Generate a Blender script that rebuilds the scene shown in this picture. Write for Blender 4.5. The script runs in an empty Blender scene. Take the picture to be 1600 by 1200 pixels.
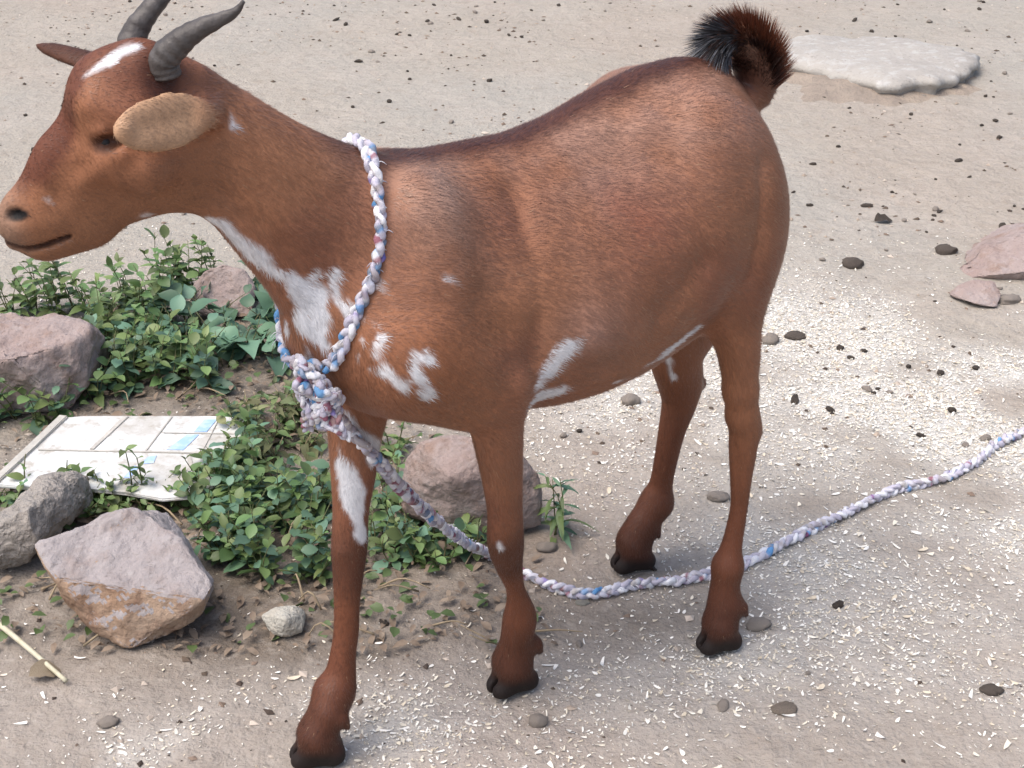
import bpy, bmesh, math, random
import numpy as np
from mathutils import Vector, Matrix, Euler

random.seed(7); RNG = np.random.default_rng(11)
scene = bpy.context.scene
col = scene.collection

# ------------------------------------------------------------------ camera, sky, sun, exposure
CAM_H = 1.2; PITCH = math.radians(27.0); FPX = 2400.0          # focal length in photo pixels (1600 wide)
cam_data = bpy.data.cameras.new('camera'); cam_data.sensor_width = 36.0
cam_data.lens = FPX/1600.0*36.0; cam_data.clip_start = 0.02; cam_data.clip_end = 500.0
cam = bpy.data.objects.new('camera', cam_data); col.objects.link(cam)
cam.location = (0, 0, CAM_H); cam.rotation_euler = (math.pi/2-PITCH, 0, 0)
scene.camera = cam

SUN_EL = math.radians(64); SUN_AZ = math.radians(-125)           # high, from the left and behind the camera, measured from +Y towards +X
world = bpy.data.worlds.new('World'); scene.world = world; world.use_nodes = True
wn = world.node_tree.nodes; wl = world.node_tree.links
bg = wn['Background']; sky = wn.new('ShaderNodeTexSky'); sky.sky_type = 'NISHITA'; sky.sun_disc = False
sky.sun_elevation = SUN_EL; sky.sun_rotation = SUN_AZ; sky.air_density = 1.0; sky.dust_density = 5.0; sky.ozone_density = 1.0
wl.new(sky.outputs[0], bg.inputs[0]); bg.inputs[1].default_value = 0.15
sl = bpy.data.lights.new('sun', 'SUN'); sl.energy = 1.45; sl.angle = math.radians(55); sl.color = (1.0, 0.97, 0.93)
sun = bpy.data.objects.new('sun', sl); col.objects.link(sun)
sd = Vector((math.sin(SUN_AZ)*math.cos(SUN_EL), math.cos(SUN_AZ)*math.cos(SUN_EL), math.sin(SUN_EL)))
sun.rotation_euler = sd.to_track_quat('Z', 'Y').to_euler(); sun.location = (0, 0, 6)
scene.view_settings.view_transform = 'Standard'; scene.view_settings.look = 'None'
scene.view_settings.exposure = 0.70; scene.view_settings.gamma = 1.0

# ------------------------------------------------------------------ geometry of the place
fw = np.array([0, math.cos(PITCH), -math.sin(PITCH)]); up = np.array([0, math.sin(PITCH), math.cos(PITCH)])
ri = np.array([1., 0, 0]); CAMP = np.array([0, 0, CAM_H])
def ray(px, py): return fw+(px-800)/FPX*ri-(py-600)/FPX*up
def P(px, py, z=0.0):                                             # a spot of the ground (or at height z)
    d = ray(px, py); t = (z-CAM_H)/d[2]; return CAMP+t*d
HEAD = math.radians(38)                                           # the goat's heading
gh = np.array([-math.cos(HEAD), -math.sin(HEAD), 0]); gl = np.array([math.sin(HEAD), -math.cos(HEAD), 0]); gz = np.array([0, 0, 1.])
GO = gh*(-1.0)+gl*(-1.215)
RG = np.array([gh, gl, gz])                                       # world -> goat rows
def to_goat(p): return (np.asarray(p)-GO) @ RG.T
def to_world(q): return np.asarray(q) @ RG + GO
def G(px, py, lat=0.0):                                           # point of the goat at a given lateral offset (goat frame) and pixels per metre
    d = ray(px, py); t = (np.dot(GO-CAMP, gl)+lat)/np.dot(d, gl); p = CAMP+t*d
    return to_goat(p), FPX/t
HA = math.radians(14)                                             # the head is turned to the goat's right of the body
hfw = np.array([-math.cos(HA), -math.sin(HA), 0]); hlw = np.array([math.sin(HA), -math.cos(HA), 0])
HO = to_world(G(275, 130, -0.012)[0])                             # poll
hf = RG @ hfw; hl = RG @ hlw; HOg = to_goat(HO)
RH = np.array([hf, hl, [0, 0, 1.]])
def HD(px, py, lat=0.0):                                          # point of the head, goat frame
    d = ray(px, py); t = (np.dot(HO-CAMP, hlw)+lat)/np.dot(d, hlw); p = CAMP+t*d
    return to_goat(p), FPX/t

# ------------------------------------------------------------------ noise
def _hash(ix, iy, iz, seed):
    h = (ix.astype(np.uint32)*np.uint32(374761393) + iy.astype(np.uint32)*np.uint32(668265263)
         + iz.astype(np.uint32)*np.uint32(2147483647) + np.uint32((seed*974711) & 0xffffffff))
    h = (h ^ (h >> np.uint32(13)))*np.uint32(1274126177); h = h ^ (h >> np.uint32(16))
    h = h*np.uint32(2246822519); h = h ^ (h >> np.uint32(15))
    return (h & np.uint32(0xffff)).astype(np.float64)/32767.5-1.0
def vnoise(p, seed=0):
    p = np.asarray(p, dtype=np.float64); i = np.floor(p); f = p-i; f = f*f*(3-2*f); i = i.astype(np.int64)
    r = 0
    for dx in (0, 1):
        for dy in (0, 1):
            for dz in (0, 1):
                w = (f[:, 0] if dx else 1-f[:, 0])*(f[:, 1] if dy else 1-f[:, 1])*(f[:, 2] if dz else 1-f[:, 2])
                r = r+w*_hash(i[:, 0]+dx, i[:, 1]+dy, i[:, 2]+dz, seed)
    return r
def fbm(p, octv=4, seed=0, gain=0.5):
    p = np.asarray(p, dtype=np.float64); a = 1.0; r = 0; s = 0
    for o in range(octv):
        r = r+a*vnoise(p*(2.03**o)+o*17.3, seed+o); s += a; a *= gain
    return r/s
def sstep(a, b, x): t = np.clip((x-a)/(b-a), 0, 1); return t*t*(3-2*t)

# ------------------------------------------------------------------ materials
MATS = {}
def mat(name, color=(0.5, 0.5, 0.5), rough=0.7, spec=0.3, attr=None, noise=None, bump=None, sheen=0, trans=0, extra=None):
    """noise: list of (scale, color2, fac, lo, hi); bump: (scale, strength, distance); attr: a colour attribute"""
    m = bpy.data.materials.new(name); m.use_nodes = True; nt = m.node_tree; b = nt.nodes['Principled BSDF']
    b.inputs['Roughness'].default_value = rough; b.inputs['Specular IOR Level'].default_value = spec
    tc = nt.nodes.new('ShaderNodeTexCoord'); vec = tc.outputs['Object']
    if attr:
        a = nt.nodes.new('ShaderNodeAttribute'); a.attribute_name = attr; cur = a.outputs['Color']
    else:
        r = nt.nodes.new('ShaderNodeRGB'); r.outputs[0].default_value = (*color, 1); cur = r.outputs[0]
    for (sc, c2, fac, lo, hi) in (noise or []):
        n = nt.nodes.new('ShaderNodeTexNoise'); n.inputs['Scale'].default_value = sc; n.inputs['Detail'].default_value = 6
        n.inputs['Roughness'].default_value = 0.6; nt.links.new(vec, n.inputs['Vector'])
        mr = nt.nodes.new('ShaderNodeMapRange'); mr.inputs['From Min'].default_value = lo; mr.inputs['From Max'].default_value = hi
        mr.inputs['To Max'].default_value = fac; nt.links.new(n.outputs['Fac'], mr.inputs['Value'])
        mx = nt.nodes.new('ShaderNodeMix'); mx.data_type = 'RGBA'; nt.links.new(mr.outputs[0], mx.inputs['Factor'])
        nt.links.new(cur, mx.inputs['A']); mx.inputs['B'].default_value = (*c2, 1); cur = mx.outputs['Result']
    nt.links.new(cur, b.inputs['Base Color'])
    if bump:
        prev = None
        for (sc, st, di) in bump:
            n = nt.nodes.new('ShaderNodeTexNoise'); n.inputs['Scale'].default_value = sc; n.inputs['Detail'].default_value = 5
            nt.links.new(vec, n.inputs['Vector']); bp = nt.nodes.new('ShaderNodeBump')
            bp.inputs['Strength'].default_value = st; bp.inputs['Distance'].default_value = di
            nt.links.new(n.outputs['Fac'], bp.inputs['Height'])
            if prev: nt.links.new(prev, bp.inputs['Normal'])
            prev = bp.outputs[0]
        nt.links.new(prev, b.inputs['Normal'])
    if sheen: b.inputs['Sheen Weight'].default_value = sheen
    if trans: b.inputs['Transmission Weight'].default_value = trans
    if extra: extra(nt, b, cur)
    MATS[name] = m; return m

def leaf_extra(hv):
    def f(nt, b, cur):
        oi = nt.nodes.new('ShaderNodeObjectInfo'); hs = nt.nodes.new('ShaderNodeHueSaturation')
        m1 = nt.nodes.new('ShaderNodeMapRange'); m1.inputs['To Min'].default_value = 0.5-hv; m1.inputs['To Max'].default_value = 0.5+hv
        nt.links.new(oi.outputs['Random'], m1.inputs['Value']); nt.links.new(m1.outputs[0], hs.inputs['Hue'])
        w = nt.nodes.new('ShaderNodeMath'); w.operation = 'MULTIPLY'; w.inputs[1].default_value = 7.31
        w2 = nt.nodes.new('ShaderNodeMath'); w2.operation = 'FRACT'; nt.links.new(oi.outputs['Random'], w.inputs[0]); nt.links.new(w.outputs[0], w2.inputs[0])
        m2 = nt.nodes.new('ShaderNodeMapRange'); m2.inputs['To Min'].default_value = 0.6; m2.inputs['To Max'].default_value = 1.5
        nt.links.new(w2.outputs[0], m2.inputs['Value']); nt.links.new(m2.outputs[0], hs.inputs['Value'])
        nt.links.new(cur, hs.inputs['Color']); nt.links.new(hs.outputs[0], b.inputs['Base Color'])
        tr = nt.nodes.new('ShaderNodeBsdfTranslucent'); nt.links.new(hs.outputs[0], tr.inputs['Color'])
        mx = nt.nodes.new('ShaderNodeMixShader'); mx.inputs[0].default_value = 0.25
        out = nt.nodes['Material Output']; nt.links.new(b.outputs[0], mx.inputs[1]); nt.links.new(tr.outputs[0], mx.inputs[2])
        nt.links.new(mx.outputs[0], out.inputs['Surface'])
    return f

mat('dirt', attr='Col', rough=0.95, spec=0.1,
    noise=[(4, (0.40, 0.355, 0.31), 0.4, 0.45, 0.7), (22, (0.24, 0.20, 0.165), 0.45, 0.52, 0.72), (60, (0.46, 0.425, 0.38), 0.4, 0.5, 0.8), (210, (0.13, 0.105, 0.085), 0.6, 0.56, 0.76), (420, (0.58, 0.55, 0.51), 0.55, 0.6, 0.78)],
    bump=[(35, 0.5, 0.02), (160, 0.6, 0.006), (600, 0.5, 0.002)])
mat('coat_skin', attr='Col', rough=0.62, spec=0.22, bump=[(420, 0.25, 0.002)])
mat('coat_hair', attr='Col', rough=0.45, spec=0.5)
mat('horn', (0.060, 0.053, 0.050), 0.5, 0.35, noise=[(60, (0.115, 0.103, 0.097), 0.8, 0.4, 0.7), (300, (0.04, 0.035, 0.032), 0.5, 0.5, 0.7)], bump=[(150, 0.5, 0.003)])
mat('eye', (0.010, 0.006, 0.004), 0.35, 0.3)
mat('dark_stone', (0.10, 0.082, 0.07), 0.9, 0.2, noise=[(60, (0.2, 0.17, 0.145), 0.8, 0.45, 0.7)], bump=[(120, 0.7, 0.006)])
mat('rope', attr='Col', rough=0.85, spec=0.15, bump=[(900, 0.5, 0.0015)])
mat('rock_pink', (0.27, 0.205, 0.185), 0.9, 0.2, noise=[(7, (0.335, 0.285, 0.27), 0.85, 0.35, 0.62), (24, (0.22, 0.145, 0.11), 0.75, 0.5, 0.70), (70, (0.38, 0.34, 0.325), 0.5, 0.55, 0.75), (190, (0.12, 0.085, 0.07), 0.6, 0.56, 0.76)], bump=[(20, 0.5, 0.02), (120, 0.6, 0.006), (500, 0.4, 0.002)])
mat('rock_mauve', (0.285, 0.255, 0.252), 0.9, 0.2, noise=[(8, (0.33, 0.305, 0.305), 0.8, 0.38, 0.62), (26, (0.235, 0.19, 0.175), 0.7, 0.5, 0.70), (90, (0.38, 0.36, 0.355), 0.5, 0.56, 0.75), (190, (0.12, 0.095, 0.085), 0.6, 0.58, 0.76)], bump=[(20, 0.5, 0.02), (120, 0.6, 0.006), (500, 0.4, 0.002)])
mat('rock_orange', (0.29, 0.192, 0.128), 0.9, 0.2, noise=[(9, (0.35, 0.265, 0.20), 0.85, 0.38, 0.62), (24, (0.19, 0.11, 0.075), 0.8, 0.5, 0.70), (150, (0.14, 0.09, 0.065), 0.55, 0.56, 0.78)], bump=[(20, 0.6, 0.02), (110, 0.7, 0.006), (500, 0.4, 0.002)])
mat('rock_grey', (0.285, 0.262, 0.238), 0.95, 0.15, noise=[(14, (0.36, 0.32, 0.285), 0.8, 0.4, 0.65), (70, (0.14, 0.12, 0.10), 0.8, 0.52, 0.75)], bump=[(40, 0.8, 0.015), (180, 0.8, 0.006)])
mat('rock_white', (0.40, 0.385, 0.34), 0.9, 0.2, noise=[(25, (0.38, 0.34, 0.28), 0.8, 0.45, 0.7), (160, (0.3, 0.27, 0.23), 0.6, 0.55, 0.8)], bump=[(60, 0.7, 0.01), (250, 0.6, 0.004)])
mat('slab', (0.355, 0.335, 0.305), 0.95, 0.15, noise=[(6, (0.30, 0.28, 0.255), 0.7, 0.45, 0.7), (30, (0.45, 0.445, 0.43), 0.7, 0.5, 0.7), (110, (0.19, 0.17, 0.155), 0.7, 0.56, 0.76)], bump=[(25, 0.35, 0.02), (160, 0.5, 0.004)])
mat('mound', (0.25, 0.21, 0.175), 0.95, 0.1, noise=[(10, (0.36, 0.30, 0.24), 0.8, 0.4, 0.7), (200, (0.16, 0.12, 0.09), 0.6, 0.55, 0.8)], bump=[(40, 0.6, 0.02), (200, 0.6, 0.006)])
mat('pellet', (0.055, 0.045, 0.038), 0.9, 0.15, noise=[(120, (0.13, 0.11, 0.095), 0.7, 0.45, 0.7)], bump=[(300, 0.7, 0.003)])
mat('pebble', (0.22, 0.19, 0.165), 0.9, 0.2, noise=[(60, (0.34, 0.30, 0.26), 0.8, 0.4, 0.7)], bump=[(200, 0.6, 0.004)])
mat('shaving', attr='Col', rough=0.8, spec=0.2)
mat('lid_white', (0.62, 0.635, 0.63), 0.45, 0.4, noise=[(14, (0.42, 0.40, 0.36), 0.85, 0.44, 0.64), (48, (0.33, 0.30, 0.25), 0.8, 0.52, 0.68), (160, (0.25, 0.21, 0.17), 0.6, 0.58, 0.75)], bump=[(60, 0.3, 0.004)])
mat('lid_dirty', (0.40, 0.385, 0.35), 0.8, 0.2, noise=[(30, (0.6, 0.58, 0.53), 0.7, 0.45, 0.7), (200, (0.25, 0.21, 0.17), 0.6, 0.55, 0.8)], bump=[(90, 0.4, 0.004)])
mat('lid_blue', (0.30, 0.45, 0.70), 0.5, 0.3, noise=[(60, (0.55, 0.62, 0.72), 0.7, 0.45, 0.7)])
mat('leaf_green', (0.118, 0.185, 0.064), 0.5, 0.5, noise=[(60, (0.15, 0.215, 0.08), 0.6, 0.4, 0.7)], extra=leaf_extra(0.03))
mat('leaf_blue', (0.11, 0.20, 0.125), 0.5, 0.5, noise=[(50, (0.11, 0.22, 0.14), 0.6, 0.4, 0.7)], extra=leaf_extra(0.025))
mat('leaf_olive', (0.155, 0.18, 0.085), 0.65, 0.3, noise=[(50, (0.21, 0.21, 0.12), 0.6, 0.4, 0.7)], extra=leaf_extra(0.03))
mat('stem', (0.10, 0.12, 0.05), 0.7, 0.25, noise=[(80, (0.16, 0.11, 0.07), 0.7, 0.45, 0.7)])
mat('dry_stem', (0.30, 0.24, 0.16), 0.8, 0.2, noise=[(80, (0.18, 0.13, 0.09), 0.7, 0.45, 0.7)])
mat('dry_leaf', (0.17, 0.13, 0.095), 0.85, 0.2, noise=[(50, (0.27, 0.225, 0.175), 0.8, 0.4, 0.7)], extra=leaf_extra(0.02))
mat('straw', (0.50, 0.47, 0.36), 0.7, 0.25, noise=[(70, (0.36, 0.33, 0.2), 0.7, 0.45, 0.7)])

# ------------------------------------------------------------------ object helpers
def tag(o, label=None, cat=None, group=None, kind=None):
    if label: o['label'] = label
    if cat: o['category'] = cat
    if group: o['group'] = group
    if kind: o['kind'] = kind
    return o
def link(o, parent=None):
    col.objects.link(o)
    if parent is not None: o.parent = parent
    return o
def empty(name, loc=(0, 0, 0), rz=0.0):
    o = bpy.data.objects.new(name, None); o.location = [float(v) for v in loc]; o.rotation_euler = (0, 0, rz); o.empty_display_size = 0.05
    return link(o)
def mesh_np(name, V, Fc, m, smooth=True, colors=None):
    V = np.ascontiguousarray(V, dtype=np.float32); Fc = np.asarray(Fc); k = Fc.shape[1]
    me = bpy.data.meshes.new(name); me.vertices.add(len(V)); me.vertices.foreach_set('co', V.ravel())
    me.loops.add(len(Fc)*k); me.loops.foreach_set('vertex_index', np.ascontiguousarray(Fc, dtype=np.int32).ravel())
    me.polygons.add(len(Fc)); me.polygons.foreach_set('loop_start', np.arange(0, len(Fc)*k, k, dtype=np.int32))
    me.update(calc_edges=True)
    me.polygons.foreach_set('use_smooth', np.full(len(Fc), smooth, dtype=bool))
    if colors is not None:
        a = me.color_attributes.new('Col', 'FLOAT_COLOR', 'POINT'); c = np.ones((len(V), 4), np.float32); c[:, :3] = colors
        a.data.foreach_set('color', c.ravel())
    if m: me.materials.append(MATS[m])
    return me
def obj(name, me, parent=None, loc=(0, 0, 0), rot=(0, 0, 0), sc=(1, 1, 1)):
    o = bpy.data.objects.new(name, me); o.location = [float(v) for v in loc]; o.rotation_euler = rot; o.scale = sc
    return link(o, parent)
def tube_np(path, rad, n=8, cap=True):
    path = np.asarray(path, float); rad = np.broadcast_to(np.asarray(rad, float), (len(path),))
    T = np.gradient(path, axis=0); T /= np.linalg.norm(T, axis=1)[:, None]+1e-12
    u = np.cross(T[0], [0.3, 0.2, 0.93]); u /= np.linalg.norm(u); U = []
    for t in T:
        u = u-t*np.dot(u, t); u = u/(np.linalg.norm(u)+1e-12); U.append(u)
    U = np.array(U); Wv = np.cross(T, U); a = np.linspace(0, 2*np.pi, n, endpoint=False)
    V = path[:, None]+rad[:, None, None]*(np.cos(a)[None, :, None]*U[:, None]+np.sin(a)[None, :, None]*Wv[:, None])
    L = len(path); V = V.reshape(-1, 3); F = []
    i = np.arange(L-1)[:, None]*n; j = np.arange(n)[None]; jn = (j+1) % n
    F = np.stack([i+j, i+jn, i+n+jn, i+n+j], -1).reshape(-1, 4)
    if cap:
        V = np.vstack([V, path[0], path[-1]]); c0 = L*n; c1 = c0+1; jj = np.arange(n); jn = (jj+1) % n
        F = np.vstack([F, np.stack([jn, jj, np.full(n, c0), np.full(n, c0)], -1), np.stack([(L-1)*n+jj, (L-1)*n+jn, np.full(n, c1), np.full(n, c1)], -1)])
    return V, F
def join_np(parts):
    V = []; F = []; C = []; k = 0
    for p in parts:
        V.append(p[0]); F.append(np.asarray(p[1])+k); k += len(p[0])
        if len(p) > 2: C.append(np.broadcast_to(p[2], (len(p[0]), 3)))
    return np.vstack(V), np.vstack(F), (np.vstack(C) if C else None)
def fix_tris(F):                                                   # quads with a doubled last index stay valid through from_pydata
    return [tuple(f[:3]) if f[2] == f[3] else tuple(f) for f in F.tolist()]
def mesh_py(name, V, F, m, smooth=True, colors=None):
    me = bpy.data.meshes.new(name); me.from_pydata([tuple(v) for v in np.asarray(V, float).tolist()], [], fix_tris(np.asarray(F))); me.update()
    me.polygons.foreach_set('use_smooth', np.full(len(me.polygons), smooth, dtype=bool))
    if colors is not None:
        a = me.color_attributes.new('Col', 'FLOAT_COLOR', 'POINT'); c = np.ones((len(V), 4), np.float32); c[:, :3] = colors
        a.data.foreach_set('color', c.ravel())
    if m: me.materials.append(MATS[m])
    return me
def spline(pts, n):                                                # Catmull-Rom through the points, evenly resampled
    p = np.asarray(pts, float); p = np.vstack([2*p[0]-p[1], p, 2*p[-1]-p[-2]]); out = []
    for i in range(1, len(p)-2):
        t = np.linspace(0, 1, 24, endpoint=False)[:, None]; a, b, c, d = p[i-1], p[i], p[i+1], p[i+2]
        out.append(0.5*((2*b)+(-a+c)*t+(2*a-5*b+4*c-d)*t*t+(-a+3*b-3*c+d)*t**3))
    out = np.vstack(out+[p[-2][None]]); L = np.r_[0, np.cumsum(np.linalg.norm(np.diff(out, axis=0), axis=1))]
    s = np.linspace(0, L[-1], n); return np.stack([np.interp(s, L, out[:, k]) for k in range(out.shape[1])], 1)

# ------------------------------------------------------------------ the ground
def zone_litter(x, y):                                             # how thickly wood shavings lie
    p = np.stack([x, y, 0*x], 1); n = fbm(p*2.2, 4, 31); n2 = fbm(p*7.0, 3, 37)
    c1 = P(1480, 660); c2 = P(1350, 980); c3 = P(150, 1190); c4 = P(1250, 560); c5 = P(700, 1150)
    def g(c, sx, sy): return np.exp(-((x-c[0])/sx)**2-((y-c[1])/sy)**2)
    d = 1.7*g(c1, .52, .36)+0.95*g(c4, .33, .25)+0.55*g(c2, .45, .2)+0.85*g(c3, .42, .11)+0.12*g(c5, .6, .16)+0.05
    d = d*np.clip(0.55+1.5*n+0.9*n2, 0.03, 2.2)
    d = d*(1-0.85*sstep(2.75, 3.2, y)) + 0.025*(y > 2.7)
    return np.clip(d, 0.0, 1.6)
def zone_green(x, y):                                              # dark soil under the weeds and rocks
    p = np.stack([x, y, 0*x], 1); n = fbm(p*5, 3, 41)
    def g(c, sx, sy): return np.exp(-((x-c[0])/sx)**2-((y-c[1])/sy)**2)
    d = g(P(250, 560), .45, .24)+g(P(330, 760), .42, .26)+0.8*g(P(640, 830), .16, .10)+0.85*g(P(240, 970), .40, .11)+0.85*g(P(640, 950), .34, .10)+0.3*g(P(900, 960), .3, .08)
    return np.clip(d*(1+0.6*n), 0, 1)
def ground_z(x, y):
    x = np.atleast_1d(np.asarray(x, float)); y = np.atleast_1d(np.asarray(y, float)); p = np.stack([x, y, 0*x], 1)
    return 0.007*fbm(p*1.7, 3, 3)+0.0042*fbm(p*11, 4, 5)+0.002*fbm(p*32, 2, 6)-0.002
def gz1(x, y): return float(ground_z(x, y)[0])
def axis(lo, hi, step, far):
    a = np.arange(lo, hi, step); s = step; b = [a[-1]]
    while b[-1] < far: s *= 1.35; b.append(b[-1]+s)
    s = step; c = [a[0]]
    while c[-1] > -far: s *= 1.35; c.append(c[-1]-s)
    return np.r_[c[:0:-1], a, b[1:]]
ax = axis(-2.2, 2.2, 0.011, 80); ay = axis(0.9, 5.6, 0.012, 90)
X, Y = np.meshgrid(ax, ay, indexing='ij'); xs = X.ravel(); ys = Y.ravel()
near = (np.abs(xs) < 4) & (ys > -1) & (ys < 8)
zs = np.zeros_like(xs); zs[near] = ground_z(xs[near], ys[near])
nx, ny = X.shape; idx = np.arange(nx*ny).reshape(nx, ny)
GF = np.stack([idx[:-1, :-1], idx[1:, :-1], idx[1:, 1:], idx[:-1, 1:]], -1).reshape(-1, 4)
cb = np.array([0.315, 0.285, 0.243]); cpale = np.array([0.57, 0.56, 0.53]); cdark = np.array([0.13, 0.105, 0.083]); cred = np.array([0.30, 0.235, 0.19]); cgrey = np.array([0.312, 0.293, 0.258])
gc = np.tile(cb, (len(xs), 1)); pp = np.stack([xs, ys, 0*xs], 1)
def mixc(c, c2, f): return c*(1-f[:, None])+c2*f[:, None]
gc = mixc(gc, cgrey, sstep(-0.2, 0.4, fbm(pp*1.3, 4, 51)))
front = (1-sstep(1.5, 2.6, ys))
gc = mixc(gc, np.array([0.265, 0.228, 0.198]), 0.75*front)
gc = mixc(gc, cred, 0.7*sstep(0.0, 0.5, fbm(pp*2.1, 3, 57))*(0.35+0.65*front))
gc = mixc(gc, cpale, np.clip(zone_litter(xs, ys)*0.75, 0, 0.85))
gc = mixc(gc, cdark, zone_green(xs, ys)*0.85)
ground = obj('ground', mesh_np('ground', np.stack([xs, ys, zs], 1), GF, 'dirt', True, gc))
tag(ground, 'bare pale dirt yard dusted with sawdust', 'ground', kind='structure')

# ------------------------------------------------------------------ the goat: one implicit surface, meshed with surface nets
VX = 0.003
LO = np.array([-0.50, -0.34, -0.004]); HI = np.array([0.72, 0.22, 0.96])
NG = np.ceil((HI-LO)/VX).astype(int)+1
FLD = np.full(NG, 0.06, np.float32)
gx = (LO[0]+VX*np.arange(NG[0])).astype(np.float32); gy = (LO[1]+VX*np.arange(NG[1])).astype(np.float32); gzz = (LO[2]+VX*np.arange(NG[2])).astype(np.float32)
I3 = np.eye(3)
def box_slices(lo, hi, pad):
    a = np.clip(np.floor((lo-pad-LO)/VX).astype(int), 0, NG); b = np.clip(np.ceil((hi+pad-LO)/VX).astype(int)+1, 0, NG)
    return tuple(slice(int(a[i]), int(b[i])) for i in range(3))
def coords(sl, o, R):
    x = gx[sl[0]][:, None, None]-np.float32(o[0]); y = gy[sl[1]][None, :, None]-np.float32(o[1]); z = gzz[sl[2]][None, None, :]-np.float32(o[2])
    R = R.astype(np.float32)
    return [R[i, 0]*x+R[i, 1]*y+R[i, 2]*z for i in range(3)]
def put(sl, d, k, op):
    f = FLD[sl]; d = d.astype(np.float32)
    if op == 'add':
        h = np.maximum(k-np.abs(f-d), 0)/k; FLD[sl] = np.minimum(f, d)-h*h*k*0.25
    else:
        d = -d; h = np.maximum(k-np.abs(f-d), 0)/k; FLD[sl] = np.maximum(f, d)+h*h*k*0.25
def cone(a, ra, b, rb, k=0.02, sy=1.0, R=I3, op='add'):            # tapered capsule, flattened by sy across the frame's lateral axis
    a = np.asarray(a, float); b = np.asarray(b, float)
    sl = box_slices(np.minimum(a, b), np.maximum(a, b), max(ra, rb)+k+0.012); x, y, z = coords(sl, a, R)
    v = R @ (b-a); v = v.copy(); v[1] /= sy; y = y/sy; vv = float(v @ v)+1e-12
    t = np.clip((x*v[0]+y*v[1]+z*v[2])/vv, 0, 1)
    d = np.sqrt((x-t*v[0])**2+(y-t*v[1])**2+(z-t*v[2])**2)-(ra+(rb-ra)*t)
    put(sl, d*(min(1.0, sy)*0.5+0.5), k, op)
def ell(c, rad, R=I3, k=0.02, op='add'):
    c = np.asarray(c, float); rad = np.asarray(rad, float); m = rad.max()
    sl = box_slices(c, c, m+k+0.012); x, y, z = coords(sl, c, R)
    q = np.sqrt((x/rad[0])**2+(y/rad[1])**2+(z/rad[2])**2); g = np.sqrt((x/rad[0]**2)**2+(y/rad[1]**2)**2+(z/rad[2]**2)**2)+1e-6
    put(sl, q*(q-1)/g, k, op)
def frame(xd, zd):                                                 # rows: long axis, side, normal
    x = np.asarray(xd, float); x = x/np.linalg.norm(x); z = np.asarray(zd, float); z = z-x*np.dot(x, z); z /= np.linalg.norm(z)
    return np.array([x, np.cross(z, x), z])
def chain(pts, k=0.02, sy=1.0, fn=G, R=I3):                        # pts: (px, py, lateral, radius in px); smoothed, then one union
    q = [(fn(p[0], p[1], p[2]), p[3]) for p in pts]; C4 = np.array([[*A[0], r/A[1]] for A, r in q])
    if len(C4) > 2: C4 = spline(C4, 5*len(C4))
    lo = C4[:, :3].min(0); hi = C4[:, :3].max(0); sl = box_slices(lo, hi, C4[:, 3].max()+k+.012); x, y, z = coords(sl, np.zeros(3), R); y = y/sy; best = None
    for A, B in zip(C4[:-1], C4[1:]):
        a = R @ A[:3]; b = R @ B[:3]; a = a*[1, 1/sy, 1]; v = b*[1, 1/sy, 1]-a; vv = float(v @ v)+1e-12
        a = a.astype(np.float32); v = v.astype(np.float32); dx, dy, dz = x-a[0], y-a[1], z-a[2]
        t = np.clip((dx*v[0]+dy*v[1]+dz*v[2])/np.float32(vv), 0, 1)
        d = np.sqrt((dx-t*v[0])**2+(dy-t*v[1])**2+(dz-t*v[2])**2)-(np.float32(A[3])+np.float32(B[3]-A[3])*t)
        best = d if best is None else np.minimum(best, d)
    put(sl, best*(min(1.0, sy)*0.5+0.5), k, 'add')
# --- barrel
TS = np.array([(-.325, .60, .53, .030), (-.315, .64, .48, .058), (-.297, .680, .455, .078), (-.272, .710, .437, .094), (-.24, .736, .43, .111), (-.19, .748, .428, .119),
               (-.13, .745, .416, .129), (-.06, .730, .404, .139), (0, .714, .402, .143), (.05, .706, .405, .139), (.13, .710, .417, .122), (.195, .712, .43, .104),
               (.24, .706, .443, .088), (.265, .693, .457, .075), (.29, .668, .48, .056), (.31, .635, .515, .036), (.322, .60, .545, .014)])
sl = box_slices(np.array([-.41, -.16, .38]), np.array([.39, .16, .77]), 0.03)
x, y, z = coords(sl, np.zeros(3), I3)
S1 = gx[sl[0]].astype(float); ip = [np.interp(S1, TS[:, 0], TS[:, k]) for k in (1, 2, 3)]
ker = np.ones(9)/9
ip = [np.convolve(np.pad(v, 4, mode='edge'), ker, 'valid') for v in ip]
T, B, W = [v.astype(np.float32)[:, None, None] for v in ip]
c = (T+B)/2; hh = (T-B)/2; t = (z-c)/hh
w = W*(1-0.20*np.clip(t, -1, 1)-0.26*np.clip(t, 0, 1)**2)
rho = (np.abs(y/w)**2.15+np.abs(t)**2.15)**(1/2.15)
d = (rho-1)*np.minimum(w, hh)
ends = np.maximum(TS[0, 0]-x, x-TS[-1, 0]); d = np.maximum(d, ends)
put(sl, d, 0.02, 'add')
# --- shoulders, thighs, brisket
for sgn in (1, -1):
    cone((0.205, sgn*.050, .655), .038, (0.230, sgn*.068, .535), .050, .05)
    cone((0.230, sgn*.068, .535), .048, (0.160, sgn*.078, .478), .044, .04)
    ell((-.190, sgn*.070, .598), (.078, .048, .122), frame((1, 0, -.30), (.30, 0, 1)), .045)
cone((.275, 0, .545), .038, (.14, 0, .462), .045, .04)
cone((-.225, -.076, .53), .062, (-.285, -.088, .36), .043, .03)
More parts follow.
